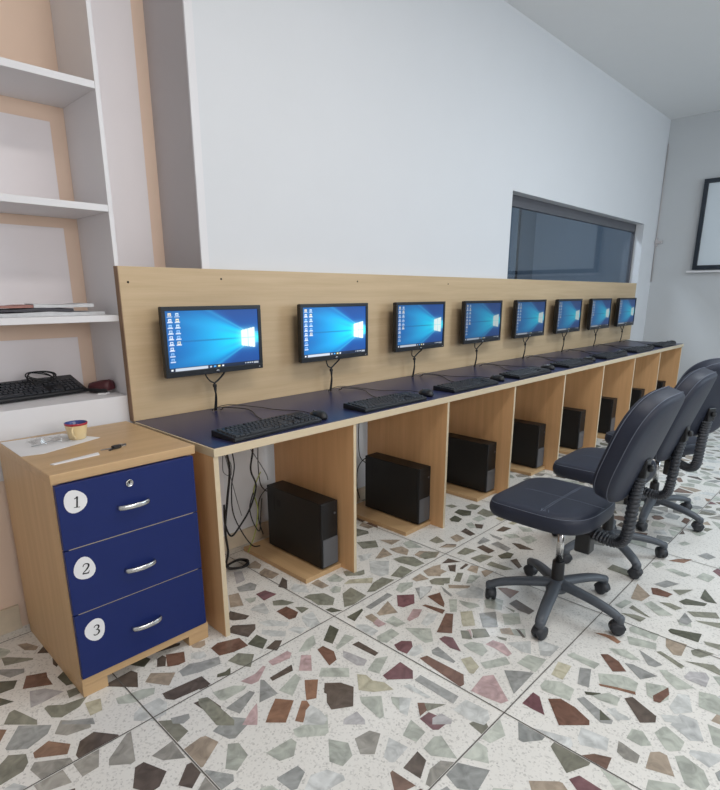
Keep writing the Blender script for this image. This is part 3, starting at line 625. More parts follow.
#TRACED_END
def clip(poly, nx, ny, d):      # keep n.p <= d
    out = []
    for i in range(len(poly)):
        a, b = poly[i], poly[(i + 1) % len(poly)]
        da, db = a[0] * nx + a[1] * ny - d, b[0] * nx + b[1] * ny - d
        if da <= 0: out.append(a)
        if (da < 0 < db) or (db < 0 < da):
            t = da / (da - db); out.append((a[0] + (b[0] - a[0]) * t, a[1] + (b[1] - a[1]) * t))
    return out

def area(p): return abs(sum(p[i][0] * p[(i + 1) % len(p)][1] - p[(i + 1) % len(p)][0] * p[i][1] for i in range(len(p)))) / 2
def inpoly(x, y, P):
    c = False
    for i in range(len(P)):
        (x1, y1), (x2, y2) = P[i], P[i - 1]
        if (y1 > y) != (y2 > y) and x < (x2 - x1) * (y - y1) / (y2 - y1) + x1: c = not c
    return c

def make_floor():
    rng = random.Random(21)
    bm = B()
    cl = bm.loops.layers.float_color.new('col')
    def face(pts, z, mi, col=(1, 1, 1, 1)):
        f = bm.faces.new([bm.verts.new((x, y, z)) for x, y in pts]); f.material_index = mi
        if f.normal.z < 0: f.normal_flip()
        f.normal_update()
        if f.normal.z < 0: f.normal_flip()
        for l in f.loops: l[cl] = col
    face([(XL, YF), (XF, YF), (XF, YN), (XL, YN)], 0, 0)
    i = math.floor((XL - OX) / S)
    w = 0.0018
    xs = [OX + k * S for k in range(math.floor((XL - OX) / S) + 1, math.floor((XF - OX) / S) + 1)]
    ys = [OY + k * S for k in range(math.floor((YF - OY) / S) + 1, math.floor((YN - OY) / S) + 1)]
    for x in xs: face([(x - w, YF), (x + w, YF), (x + w, YN), (x - w, YN)], .0016, 2)
    for y in ys: face([(XL, y - w), (XF, y - w), (XF, y + w), (XL, y + w)], .0016, 2)
    tot = sum(p[1] for p in PAL)
    def pick():
        t = rng.random() * tot
        for c, wt in PAL:
            t -= wt
            if t <= 0: break
        j = rng.uniform(.86, 1.12)
        return tuple(min(1, v * j) for v in lin(c)[:3]) + (1,)
    def jit(c, k):
        return tuple(min(1, v * k) for v in lin(c)[:3]) + (1,)
    trc = []
    for c, pts in TRACED:
        trc.append((sum(p[0] for p in pts) / len(pts), sum(p[1] for p in pts) / len(pts)))
        mx_, my_ = trc[-1]
        pts = [(mx_ + (x - mx_) * 1.10, my_ + (y - my_) * 1.10) for x, y in pts]
        face(pts, .0005 + len(trc) * 3e-6, 1, jit(c, rng.uniform(.94, 1.06)))
    traced_zone = globals().get('ZONE', [])
    # random convex chips per slab from a jittered cell pattern
    for tx in range(math.floor((XL - OX) / S), math.floor((XF - OX) / S) + 1):
        for ty in range(math.floor((-2.6 - OY) / S), math.floor((YN - OY) / S) + 1):
            x0, y0 = OX + tx * S, OY + ty * S
            pts = []
            tries = 0
            while tries < 900:
                tries += 1
                p = (x0 + rng.uniform(0, S), y0 + rng.uniform(0, S))
                rmin = rng.choice((.058, .072, .085, .1))
                if all((p[0] - q[0]) ** 2 + (p[1] - q[1]) ** 2 > ((rmin + q[2]) / 2) ** 2 for q in pts):
                    pts.append((p[0], p[1], rmin))
            for k, p in enumerate(pts):
                poly = [(x0 + .004, y0 + .004), (x0 + S - .004, y0 + .004), (x0 + S - .004, y0 + S - .004), (x0 + .004, y0 + S - .004)]
                for q in pts:
                    if q is p: continue
                    dx, dy = q[0] - p[0], q[1] - p[1]; L = math.hypot(dx, dy)
                    if L > .3: continue
                    nx, ny = dx / L, dy / L
                    poly = clip(poly, nx, ny, (p[0] + dx / 2) * nx + (p[1] + dy / 2) * ny - rng.uniform(.0055, .0175))
                    if len(poly) < 3: break
                if len(poly) < 3 or rng.random() < .09: continue
                if rng.random() < .6:
                    a = rng.uniform(0, 2 * PI); nx, ny = math.cos(a), math.sin(a)
                    e = max(q[0] * nx + q[1] * ny for q in poly); b = min(q[0] * nx + q[1] * ny for q in poly)
                    poly = clip(poly, nx, ny, e - (e - b) * rng.uniform(.12, .4))
                poly = [v for n_, v in enumerate(poly) if math.hypot(v[0] - poly[n_ - 1][0], v[1] - poly[n_ - 1][1]) > .006]
                if len(poly) < 3 or area(poly) < .0006: continue
                cx = sum(v[0] for v in poly) / len(poly); cy = sum(v[1] for v in poly) / len(poly)
                if traced_zone and inpoly(cx, cy, traced_zone): continue
                if XL < min(v[0] for v in poly) and max(v[0] for v in poly) < XF and max(v[1] for v in poly) < YW:
                    face(poly, .0004, 1, pick())
    me = bpy.data.meshes.new('floor'); bm.to_mesh(me); bm.free()
    for m in ('terrazzo', 'chip', 'joint'): me.materials.append(M[m])
    o = link('floor', me); o['kind'] = 'structure'
make_floor()

# ------------------------------------------------------------------ built-in shelf unit
t = thing('shelf_unit', 'white built-in wall shelves on the left, above the drawer cabinet', 'shelves', (-1.1, YW, .60))
sx0, sx1 = -1.1 + .0, 1.1
def L_(x): return x + 1.1
bm = B(); box(bm, L_(.004), L_(.021), 0, YN - YW - .001, .02, 2.3, .001); obj('side_panel', bm, 'shelfwhite', t)
bm = B(); box(bm, 0, L_(.0035), 0, YN - YW - .001, .0, .257, .002); obj('bottom_ledge', bm, 'shelfwhite', t)
for za, zb in ((1.162, 1.187), (1.577, 1.602), (2.0, 2.025)):
    bm = B(); box(bm, 0, L_(.0035), 0, YN - YW - .001, za - .6, zb - .6, .0015); obj('shelf', bm, 'shelfwhite', t)
for za, zb in ((.857, 1.085), (1.187, 1.537), (1.602, 1.94)):
    bm = B(); box(bm, 0, L_(-.055), YN - YW - .004, YN - YW - .0012, za - .6, zb - .6); obj('painted_back', bm, 'patch', t)

# ------------------------------------------------------------------ backboard and desk
bm = B(); box(bm, 0, 5.88, 0, YW - D - .002, 0, 1.376 - H, .0015)
t = obj('backboard', bm, ['beechX']); t.location = (0, D, H)
tag(t, 'long beech wall board behind the desk carrying the row of monitors', 'panel')
for x, z in ((.035, 1.315), (.465, 1.334), (2.227, 1.330), (1.35, 1.335)):
    bm = B(); lathe(bm, [(.0045, 0), (.0045, .0012)], 10)
    o = obj('screw_hole', bm, 'hole', t); o.rotation_euler = (PI / 2, 0, 0); o.location = (x, -.0002, z - H)
XE = 5.69
bm = B(); box(bm, 0.0, .003, 0, YW - D - .003, 0, 1.376 - H); o = obj('edge_strip', bm, 'darkedge', t); o.location = (-.0032, 0, 0)

desk = thing('computer_desk', 'long beech desk with navy top and open bays along the wall', 'desk', (0, 0, 0))
bm = B(); box(bm, 0, XE, 0, D, H - T, H - .002, .002); obj('worktop', bm, 'edge', desk)
bm = B(); box(bm, .006, XE - .006, .005, D - .0005, H - .0025, H, 0.0006); obj('laminate_surface', bm, 'blue', desk)
for k in range(9):
    x = k * W
    a, b = (x - .0, x + .02) if k == 0 else ((x - .009, x + .009) if k < 8 else (x - .012, x + .008))
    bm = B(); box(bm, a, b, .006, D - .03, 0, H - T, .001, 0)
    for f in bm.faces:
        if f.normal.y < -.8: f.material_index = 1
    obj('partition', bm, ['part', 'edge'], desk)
for k in range(8):
    x = (k + 1) * W
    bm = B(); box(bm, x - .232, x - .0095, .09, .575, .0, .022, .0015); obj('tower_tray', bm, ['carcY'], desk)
    bm = B(); box(bm, x - .68 if k == 0 else x - W + .0095, x - .0095, D - .048, D - .031, H - T - .07, H - T, .001); obj('rear_rail', bm, 'beechX', desk)

# ------------------------------------------------------------------ drawer cabinet
FX, FY, FW, FD, FH = -.507, .06, .47, .545, .76
cab = thing('drawer_cabinet', 'beech pedestal cabinet with three blue numbered drawers at the left end of the desk', 'drawer cabinet', (FX, FY, 0))
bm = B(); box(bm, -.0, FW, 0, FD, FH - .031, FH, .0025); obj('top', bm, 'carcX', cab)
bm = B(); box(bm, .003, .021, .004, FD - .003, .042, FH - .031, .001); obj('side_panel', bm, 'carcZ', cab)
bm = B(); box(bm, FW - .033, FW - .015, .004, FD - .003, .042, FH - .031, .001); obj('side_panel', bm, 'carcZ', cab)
bm = B(); box(bm, .003, FW - .008, -.008, .0038, .042, .068, .0015); box(bm, .0215, FW - .0335, .0038, FD - .003, .044, .066); obj('bottom_panel', bm, 'carcX', cab)
bm = B(); box(bm, .021, FW - .033, FD - .012, FD - .004, .068, FH - .031); obj('back_panel', bm, 'beechZ', cab)
for x in (.003, FW - .088):
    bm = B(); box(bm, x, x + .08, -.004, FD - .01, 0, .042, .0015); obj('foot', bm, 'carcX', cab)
for z in (.5185, .2985):
    bm = B(); box(bm, .0215, FW - .0335, -.0105, .02, z, z + .003); obj('divider_rail', bm, 'edge', cab)

def ribbon(bm, pts, z, th=.0006):
    """pts: (x, y, width) centre line -> flat stroke"""
    P = spline([(p[0], p[1], p[2]) for p in pts], 6)
    for a, b in zip(P, P[1:]):
        d = Vector((b.x - a.x, b.y - a.y)); 
        if d.length < 1e-7: continue
        d.normalize(); n = Vector((-d.y, d.x)); e = d * .0006
        q = [(a.x + n.x * a.z / 2 - e.x, a.y + n.y * a.z / 2 - e.y), (b.x + n.x * b.z / 2 + e.x, b.y + n.y * b.z / 2 + e.y),
             (b.x - n.x * b.z / 2 + e.x, b.y - n.y * b.z / 2 + e.y), (a.x - n.x * a.z / 2 - e.x, a.y - n.y * a.z / 2 - e.y)]
        vs = [bm.verts.new((x, y, z)) for x, y in q]
        bm.faces.new(vs)
# serif numerals, drawn in a cell about 0.036 high
NUM = {
    1: [[(-.007, .010, .002), (-.003, .0125, .003), (.001, .016, .003)], [(.001, .0165, .0048), (.001, -.0165, .0048)], [(-.007, -.0168, .0022), (.009, -.0168, .0022)]],
    2: [[(-.0095, .008, .0025), (-.007, .0145, .003), (0, .0168, .0032), (.0068, .013, .005), (.0068, .006, .0052), (.001, -.003, .0042), (-.006, -.010, .003), (-.0095, -.0145, .002)],
        [(-.0095, -.0152, .0042), (.0085, -.0152, .0042)], [(.0075, -.0145, .003), (.010, -.008, .0015)]],
    3: [[(-.0085, .0105, .0025), (-.0055, .0155, .003), (0, .017, .0032), (.0055, .0135, .0048), (.0055, .007, .0048), (.0005, .002, .0026), (-.002, .0012, .002)],
        [(-.002, .0012, .002), (.0035, .0005, .003), (.0075, -.004, .0048), (.0072, -.0105, .0052), (.0025, -.0158, .0036), (-.004, -.017, .003), (-.009, -.0135, .0034)]]}
def drawer(n, z0, z1, sx, sz, hx, hz, lock):
    d = thing('drawer', '', '')
    for k_ in ('label', 'category'): del d[k_]
    d.parent = cab; d.location = (.006, -.014, z0)
    bm = B(); box(bm, 0, FW - .024, 0, .0175, 0, z1 - z0, .0012); obj('drawer_front', bm, 'drawerblue', d)
    # number sticker cut by hand
    bm = B()
    rg = random.Random(n)
    pts = []
    for k in range(22):
        a = 2 * PI * k / 22
        rr = 1 + .05 * math.sin(3 * a + n * 1.7) + .04 * math.cos(2 * a + n)
        pts.append((.0325 * rr * math.cos(a), .037 * rr * math.sin(a)))
    prism(bm, pts, .0001, .0008)
    s = obj('number_sticker', bm, 'paper', d)
    s.rotation_euler = (PI / 2, 0, 0); s.location = (sx - .0, -.0003, sz)
    s['label'] = 'round white paper sticker with the number %d' % n
    bm = B()
    for st in NUM[n]: ribbon(bm, st, .0012)
    q = obj('numeral', bm, 'ink', d); q.rotation_euler = (PI / 2, R(8), 0); q.location = (sx + .004, -.0003, sz - .002)
    bm = B()
    tube(bm, [(-.050, .0, 0), (-.047, -.012, 0), (-.027, -.021, 0), (0, -.024, 0), (.027, -.021, 0), (.047, -.012, 0), (.050, 0, 0)], .0085, 10, flat=(.45, 1.0))
    h = obj('handle', bm, 'chrome', d); h.location = (hx, -.0005, hz); h['label'] = 'bowed chrome bar handle'
    if lock:
        bm = B(); lathe(bm, [(.0125, 0), (.0125, .004), (.010, .006), (.010, .0045), (.0001, .0045)], 20)
        k = obj('lock', bm, 'chrome', d); k.rotation_euler = (PI / 2, 0, 0); k.location = (hx - .045 + .04, -.0003, hz + .072)
        bm = B(); box(bm, -.0015, .0015, -.006, .006, .0046, .0052)
        k2 = obj('keyhole', bm, 'ink', d); k2.rotation_euler = (PI / 2, 0, 0); k2.location = k.location
drawer(1, .522, .727, .050, .147, .222, .092, True)
drawer(2, .302, .518, .050, .146, .222, .092, False)
drawer(3, .072, .298, .056, .157, .222, .106, False)

# things on the cabinet
bm = B()
prism(bm, [(-.475, .16), (-.30, .25), (-.19, .33), (-.225, .40), (-.32, .53), (-.50, .56), (-.60, .30)][0:0] or [(-.503, .335), (-.44, .318), (-.225, .400), (-.30, .56), (-.50, .58)], 0, .0012)
o = obj('paper_sheet', bm, 'paper'); o.location = (0, 0, FH + .0005)
tag(o, 'white sheet of paper lying under the yellow cup on the cabinet', 'paper')
bm = B(); prism(bm, [(-.468, .170), (-.460, .158), (-.318, .172), (-.312, .198)], 0, .003)
o = obj('paper_strip', bm, 'paper'); o.location = (0, 0, FH + .0005)
tag(o, 'narrow folded strip of white paper near the cabinet front edge', 'paper')
cup = thing('cup', 'small pale yellow cup with red rim and blue inside on the paper', 'cup', (-.288, .442, FH + .0025))
bm = B()
lathe(bm, [(.026, 0), (.029, .002), (.034, .03), (.0375, .0515)], 28, cap1=False)
lathe(bm, [(.0374, .0597), (.0352, .054), (.031, .03), (.026, .006), (.0001, .005)], 28, mi=1, cap0=False)
obj('body', bm, ['cup', 'cupblue'], cup)
bm = B(); lathe(bm, [(.0375, .0515), (.0386, .0535), (.0392, .0575), (.0386, .0595), (.0374, .0597)], 28, cap0=False, cap1=False)
obj('rim', bm, 'cupred', cup)
bm = B(); tube(bm, [(-.020, -.026, .046), (-.030, -.044, .044), (-.031, -.048, .028), (-.020, -.036, .012), (-.017, -.025, .010)], .004, 8)
obj('handle', bm, 'cup', cup)
# clear spectacles-like plastic wrapper
w = thing('plastic_wrapper', 'crumpled clear plastic wrapper beside the yellow cup', 'wrapper', (-.395, .445, FH + .002))
bm = B()
rg = random.Random(5)
g = [[bm.verts.new((-.05 + .1 * i / 7 + rg.uniform(-.006, .006), -.035 + .07 * j / 5 + rg.uniform(-.006, .006), .002 + abs(rg.gauss(0, .011)))) for j in range(6)] for i in range(8)]
for i in range(7):
    for j in range(5): bm.faces.new((g[i][j], g[i + 1][j], g[i + 1][j + 1], g[i][j + 1]))
obj('film', bm, 'film', w)
bm = B(); tube(bm, [(-.05, -.02, .004), (-.02, -.032, .008), (.01, -.02, .012), (.04, -.03, .006), (.075, -.02, .003)], .0012, 6)
obj('twist_tie', bm, 'steel', w)
# keys
kx = thing('key_bunch', 'small bunch of dark keys lying on the cabinet top', 'keys', (-.245, .215, FH + .0005), R(10))
bm = B()
prism(bm, [(-.012, -.008), (.004, -.012), (.018, -.004), (.016, .008), (.0, .012), (-.014, .006)], 0, .009)
obj('key_fob', bm, 'black', kx)
for a, l in ((2.9, .05), (.35, .05), (-2.7, .04)):
    bm = B(); c, s_ = math.cos(a), math.sin(a)
    P = [(.006, -.004), (l, -.0025), (l, .0025), (.006, .004)]
    prism(bm, [(x * c - y * s_, x * s_ + y * c) for x, y in P], .002, .004)
    obj('key', bm, 'steel' if a > 0 else 'black', kx)
bm = B(); tube(bm, [(.03 + .014 * math.cos(2 * PI * k / 12), .014 + .014 * math.sin(2 * PI * k / 12), .002) for k in range(13)], .0011, 6)
obj('key_ring', bm, 'steel', kx)

# things on the shelves
def papers(mat, label, x0, x1, y0, y1, z, h, rz, name='newspaper', cat='newspaper'):
    bm = B(); n = 7
    lo, hi = [], []
    for i in range(n):
        u = i / (n - 1); x = x0 + (x1 - x0) * u
        dz = .004 * math.sin(u * 7 + z * 300)
        lo.append((x, dz * 0)); hi.append((x, h + max(0, dz)))
    for a, b, c_, d_ in zip(lo, lo[1:], hi, hi[1:]):
        vs = [bm.verts.new(p) for p in ((a[0], y0, a[1]), (b[0], y0, b[1]), (b[0], y1, b[1]), (a[0], y1, a[1]), (c_[0], y0, c_[1]), (d_[0], y0, d_[1]), (d_[0], y1, d_[1]), (c_[0], y1, c_[1]))]
        for f in ((0, 3, 2, 1), (4, 5, 6, 7), (0, 1, 5, 4), (1, 2, 6, 5), (2, 3, 7, 6), (3, 0, 4, 7)): bm.faces.new([vs[i] for i in f])
    bmesh.ops.remove_doubles(bm, verts=bm.verts, dist=1e-5)
    o = obj(name, bm, mat); o.location = (-.25, .80, z); o.rotation_euler = (0, 0, rz)
    tag(o, label, cat, 'newspapers on the middle shelf')
papers('newsprint', 'grey folded newspaper at the bottom of the pile on the middle shelf', -.20, .215, -.10, .09, 1.1875, .013, R(2))
papers('darkprint', 'dark printed newspaper second from the bottom of the pile on the shelf', -.19, .10, -.10, .08, 1.2055, .009, R(-3))
papers('redprint', 'red printed magazine in the pile at the left of the middle shelf', -.22, -.04, -.09, .06, 1.2195, .007, R(3), 'magazine', 'magazine')
papers('newsprint', 'topmost loose newspaper of the pile on the middle shelf', -.03, .18, -.10, .09, 1.2195, .010, R(-7))
bx = B(); box(bx, -.045, .045, -.03, .03, 0, .075, .002)
o = obj('paper_carton', bx, 'paper'); o.location = (-.475, .71, 1.1875); tag(o, 'white upright carton at the far left of the middle shelf', 'box')
w = thing('wallet', 'dark red lump of a pouch on the lower shelf against its side', 'pouch', (-.045, .80, .8585), R(-60))
bm = B()
for s_, z in ():
    pass
loops(bm, [[(.055 * a * math.copysign(abs(math.cos(q)) ** .6, math.cos(q)), .036 * a * math.copysign(abs(math.sin(q)) ** .6, math.sin(q)), z + .006 * math.cos(q)) for q in [2 * PI * k / 20 for k in range(20)]] for a, z in ((.9, .006), (1, .012), (1, .03), (.9, .044), (.6, .05))])
obj('pouch_body', bm, 'wallet', w)
bm = B(); box(bm, -.056, .056, -.040, -.0365, .008, .022, .001); obj('zip', bm, 'black', w)
bm = B(); prism(bm, [(.02, -.055), (.055, -.05), (.06, -.02), (.03, -.025)], 0, .005)
o = obj('paper_scrap', bm, 'paper', None); o.location = (-.062, .81, .8575); o.rotation_euler = (0, 0, R(-40))
tag(o, 'small white paper scrap beside the dark red pouch', 'paper')

# ------------------------------------------------------------------ keyboards
def key_mesh(name='keys'):
    bm = B()
    def key(x, y, w_, d_, z=.016, h=.007):
        i = .0018
        lo = [(x, y, z), (x + w_, y, z), (x + w_, y + d_, z), (x, y + d_, z)]
        hi = [(x + i, y + i * .7, z + h), (x + w_ - i, y + i * .7, z + h), (x + w_ - i, y + d_ - i, z + h), (x + i, y + d_ - i, z + h)]
        v = [bm.verts.new(p) for p in lo + hi]
        for f in ((4, 5, 6, 7), (0, 1, 5, 4), (1, 2, 6, 5), (2, 3, 7, 6), (3, 0, 4, 7)): bm.faces.new([v[q] for q in f])
    u = .0188; kw = .0168
    x0, y0 = -.212, -.062
    rows = [[1.25, 1.25, 1.25, 6.25, 1.25, 1.25, 1.25, 1.25], [2.25] + [1] * 10 + [2.75], [1.75] + [1] * 11 + [2.25], [1.5] + [1] * 12 + [1.5], [1] * 13 + [2]]
    for r_i, row in enumerate(rows):
        x = x0
        for w_ in row:
            key(x, y0 + r_i * u, w_ * u - .002, kw, .016 + .0014 * r_i); x += w_ * u
    yf = y0 + 5 * u + .006
    for g, xs in enumerate((0, 2.0, 6.5, 11.0)):
        for k in range(1 if g == 0 else 4): key(x0 + (xs + k) * u, yf, kw, kw, .0235)
    xn = x0 + 15.3 * u
    for r_i in (3, 4):
        for k in range(3): key(xn + k * u, y0 + r_i * u, kw, kw, .016 + .0014 * r_i)
    for k in range(3): key(xn + k * u, y0, kw, kw)
    key(xn + u, y0 + u, kw, kw, .0174)
    for k in range(3): key(xn + k * u, yf, kw, kw, .0235)
    xp = xn + 3.3 * u
    for r_i in range(5):
        for k in range(4): key(xp + k * u * .97, y0 + r_i * u, kw * .97, kw, .016 + .0014 * r_i)
    return bm
def shell_mesh():
    bm = B()
    prof = [(-.072, 0), (.074, 0), (.074, .024), (.066, .026), (-.064, .0165), (-.072, .012)]
    a = [(-.222, y, z) for y, z in prof]; b = [(.222, y, z) for y, z in prof]
    loops(bm, [a, b], True, True, False)
    bmesh.ops.bevel(bm, geom=[e for e in bm.edges], offset=.0022, segments=2, profile=.5, affect='EDGES')
    return bm
key_me = mesh_of('keys', key_mesh(), 'key'); shell_me = mesh_of('keyboard_shell', shell_mesh(), 'keygap')
bm = B()
prism(bm, [(.02, .0675), (.05, .0675), (.05, .0725), (.02, .0725)], .0255, .0262)
mark_me = mesh_of('indicator_marks', bm, 'greycable')
ORD = ['first', 'second', 'third', 'fourth', 'fifth', 'sixth', 'seventh', 'eighth']
def nth(k): return ORD[k]
def keyboard(label, loc, rz, group, cable_pts):
    t = thing('keyboard', label, 'keyboard', loc, rz, group)
    link('shell', shell_me, t); link('keycap_field', key_me, t); link('indicator_mark', mark_me, t)
    if cable_pts:
        bm = B(); tube(bm, cable_pts, .0022, 6); obj('cable', bm, 'cable', t)
    return t
def mouse_mesh():
    bm = B()
    rings = []
    for s_, z in ((.86, .0), (.98, .004), (1, .012), (.93, .021), (.78, .029), (.52, .034), (.22, .0362)):
        rings.append([(.030 * s_ * math.cos(q), (.055 * math.sin(q)) * s_ - .006 * (1 - s_), z * (1 - .18 * max(0, math.sin(q)))) for q in [2 * PI * k / 22 for k in range(22)]])
    loops(bm, rings)
    return bm
mouse_me = mesh_of('mouse_body', mouse_mesh(), 'black')
bm = B(); lathe(bm, [(.006, -.0035), (.0072, -.002), (.0072, .002), (.006, .0035)], 14); wheel_me = mesh_of('scroll_wheel', bm, 'pcgrey')
for k in range(8):
    kx_ = .305 + W * k + (.008, .006, -.0, -.02, 0.0, .01, .0, .01)[k]
    ky = .094 + (0, .0, .002, -.004, .004, 0, .003, 0)[k]
    rz = R((3.2, -.8, -1, .5, 1, -1, .6, 0)[k])
    hx = .355 + .722 * k - kx_; hy = .565 - ky
    keyboard('black keyboard on the desk in front of the %s monitor from the left' % nth(k), (kx_, ky, H + .0003), rz, 'keyboards along the desk',
             [(hx + .044, hy - .02, .0028), (hx + .046, hy - .04, .010), (hx + .05, hy - .05, .018), (hx + .12, hy - .13, .008), (.10, .20, .005), (.075, .13, .006), (.06, .074, .014)])
    mx_, my = (.578, 1.338, 2.055, 2.755, 3.452, 4.165, 4.872, 5.58)[k], (.10, .10, .10, .11, .10, .105, .10, .10)[k]
    t = thing('mouse', 'black mouse on the desk right of the keyboard under the %s monitor from the left' % nth(k), 'mouse', (mx_, my, H + .0003), R((-8, -20, -12, -5, -10, -16, -4, -10)[k]), 'mice along the desk')
    link('body', mouse_me, t)
    wh = link('scroll_wheel', wheel_me, t); wh.rotation_euler = (0, PI / 2, 0); wh.location = (0, .032, .0245)
    ca = t.rotation_euler.z
    def loc_(p): 
        v = Matrix.Rotation(-ca, 3, 'Z') @ Vector((p[0] - mx_, p[1] - my, 0)); return (v.x, v.y, p[2])
    hw = .355 + .722 * k
    bm = B(); tube(bm, [loc_((hw - .018, .555, .0025)), loc_((hw - .012, .54, .016)), loc_((hw + .06, .53, .024)), loc_((hw + .17, .46, .006)), loc_((hw + .20, .36, .004)), loc_((mx_ + .03, .26, .004)), loc_((mx_ + .018, my + .052, .008))], .0017, 6)
    obj('cable', bm, 'cable', t)

kb = keyboard('spare black keyboard leaning back on the lower wall shelf with its cable coiled on top', (-.31, .895, .859), R(4), None, None)
kb.rotation_euler = (R(16), 0, R(7)); kb.location = (-.322, .878, .8815)
bm = B()
pts = []
for k in range(44):
    a = k * .62
    pts.append((.07 + .055 * math.cos(a) * (1 + .12 * math.sin(k)), .01 + .026 * math.sin(a), .034 + .0015 * (k % 5) + .032 * abs(math.sin(a * .5 + .03 * k))))
tube(bm, pts, .0024, 6, n=3)
obj('coiled_cable', bm, 'cable', kb)

# ------------------------------------------------------------------ monitors
MW, MH = .492, .292
NX, NY = 192, 108
def screen_mesh():
    us = np.linspace(0, 1, NX + 1); vs = np.linspace(0, 1, NY + 1)
    U, V = np.meshgrid(us, vs)
    col = np.zeros(U.shape + (3,))
    d = np.clip(.88 - U, 0, 1); y = V - .49
    base = np.array([10, 92, 176]) ; deep = np.array([14, 62, 134])
    tt = np.clip(1.6 * np.abs(y) + .25 * d, 0, 1)[..., None]
    col = base * (1 - tt) + deep * tt
    def lerp(c, rgb, a):
        a = np.clip(a, 0, 1)[..., None]; return c * (1 - a) + np.array(rgb) * a
    ang = y / (d + .10)
    g = np.exp(-(d / .68) ** 2) * np.exp(-(np.abs(ang) / 1.0) ** 4)
    col = lerp(col, (6, 142, 226), g * 1.0)
    g2 = np.exp(-(d / .50) ** 2) * np.exp(-(np.abs(ang) / .78) ** 6)
    col = lerp(col, (0, 222, 255), g2 * 1.0)
    far = np.exp(-d * 1.4) * np.exp(-((np.abs(ang) - .42) / .12) ** 2)
    col = lerp(col, (40, 170, 235), far * .65)
    ray = np.exp(-d * 1.9) * np.exp(-((np.abs(ang) - .92) / .07) ** 2)
    col = lerp(col, (90, 215, 245), ray * .6)
    midl = np.exp(-(y / .012) ** 2) * np.clip(d * 3, 0, 1) * np.exp(-d * .8)
    col = lerp(col, (10, 70, 130), midl * .7)
    bl = np.exp(-(np.abs(U - .875) / .115) ** 3 - (np.abs(y) / .17) ** 3)
    col = lerp(col, (170, 250, 255), bl * .9)
    # the four lit panes
    L0, L1 = .795, .955
    for ua, ub in ((L0, .872), (.876, L1)):
        for sgn in (1, -1):
            top = .135 + .05 * (U - L0) / (L1 - L0)
            m = (U > ua) & (U < ub) & (sgn * y > .004) & (sgn * y < top)
            col[m] = (236, 255, 255)
    # desktop icons with captions
    rg = np.random.RandomState(3)
    for ci, (cu, rows) in enumerate(((.045, 9), (.118, 6))):
        for r in range(rows):
            vy = .935 - r * .092
            c1 = [(235, 240, 250), (150, 200, 250), (250, 235, 190), (200, 225, 245)][rg.randint(4)]
            m = (np.abs(U - cu) < .016) & (np.abs(V - vy) < .022); col[m] = c1
            m = (np.abs(U - cu) < .009) & (np.abs(V - vy + .003) < .011); col[m] = (90, 140, 200)
            m = (np.abs(U - cu) < .027) & (np.abs(V - (vy - .036)) < .008); col[m] = (205, 218, 238)
    m = V < .058; col[m] = (14, 30, 58)
    m = (V > .008) & (V < .05) & (U > .06) & (U < .40); col[m] = (196, 206, 220)
    m = (V > .018) & (V < .04) & (U > .018) & (U < .04); col[m] = (240, 245, 250)
    for cu, c1 in ((.43, (190, 200, 215)), (.475, (80, 170, 240)), (.52, (240, 225, 160)), (.565, (235, 240, 245))):
        m = (V > .015) & (V < .045) & (np.abs(U - cu) < .012); col[m] = c1
    for cu in (.83, .86, .885, .91): 
        m = (V > .02) & (V < .04) & (np.abs(U - cu) < .007); col[m] = (210, 220, 230)
    m = (V > .018) & (V < .044) & (U > .93) & (U < .985) & ((np.floor(V * 108) % 2) == 0); col[m] = (220, 228, 236)
    lc = col / 255.0
    lc = np.where(lc <= .04045, lc / 12.92, ((lc + .055) / 1.055) ** 2.4)
    me = bpy.data.meshes.new('screen')
    w_, h_ = MW - .034, MH - .040
    co_ = np.stack([(U - .5) * w_, np.zeros_like(U), (V - .5) * h_ + .004], -1).reshape(-1, 3)
    idx = np.arange((NX + 1) * (NY + 1)).reshape(NY + 1, NX + 1)
    q = np.stack([idx[:-1, :-1], idx[:-1, 1:], idx[1:, 1:], idx[1:, :-1]], -1).reshape(-1, 4)
    me.from_pydata(co_.tolist(), [], q.tolist())
    at = me.color_attributes.new('col', 'FLOAT_COLOR', 'POINT')
    at.data.foreach_set('color', np.concatenate([lc.reshape(-1, 3), np.ones((len(co_), 1))], 1).astype(np.float32).ravel())
    return me
scr_me = screen_mesh()
EMIT = (1.15, 1.3, .85, .5, .46, .42, .42, .42)
scr_me.materials.append(vcol('lit_desktop_screen', .35, 1.0, .3))

bm = B()
w2, h2 = MW / 2, MH / 2
b_ = .017
box(bm, -w2, w2, 0, .018, h2 - b_ - .0005, h2, .0015)
box(bm, -w2, w2, 0, .018, -h2, -h2 + .0235, .0015)
box(bm, -w2, -w2 + b_, 0, .018, -h2 + .0235, h2 - b_ - .0005, .0008)
box(bm, w2 - b_, w2, 0, .018, -h2 + .0235, h2 - b_ - .0005, .0008)
bezel_me = mesh_of('bezel', bm, 'bezel')
bm = B()
loops(bm, [[(-w2 * s, y, -h2 * s), (w2 * s, y, -h2 * s), (w2 * s, y, h2 * s), (-w2 * s, y, h2 * s)] for s, y in ((.985, .0182), (.985, .030), (.9, .046), (.62, .052))], smooth=False)
case_me = mesh_of('rear_case', bm, 'black')
bm = B(); box(bm, -.055, .055, .052, .091, -.055, .055, .002); mount_me = mesh_of('wall_mount', bm, 'black')
bm = B(); lathe(bm, [(.009, 0), (.009, .0006)], 18)
for v in bm.verts: v.co.y *= .6
logo_me = mesh_of('brand_badge', bm, 'steel')
bm = B(); lathe(bm, [(.0022, 0), (.0022, .0006)], 10); led_me = mesh_of('power_light', bm, 'paper')
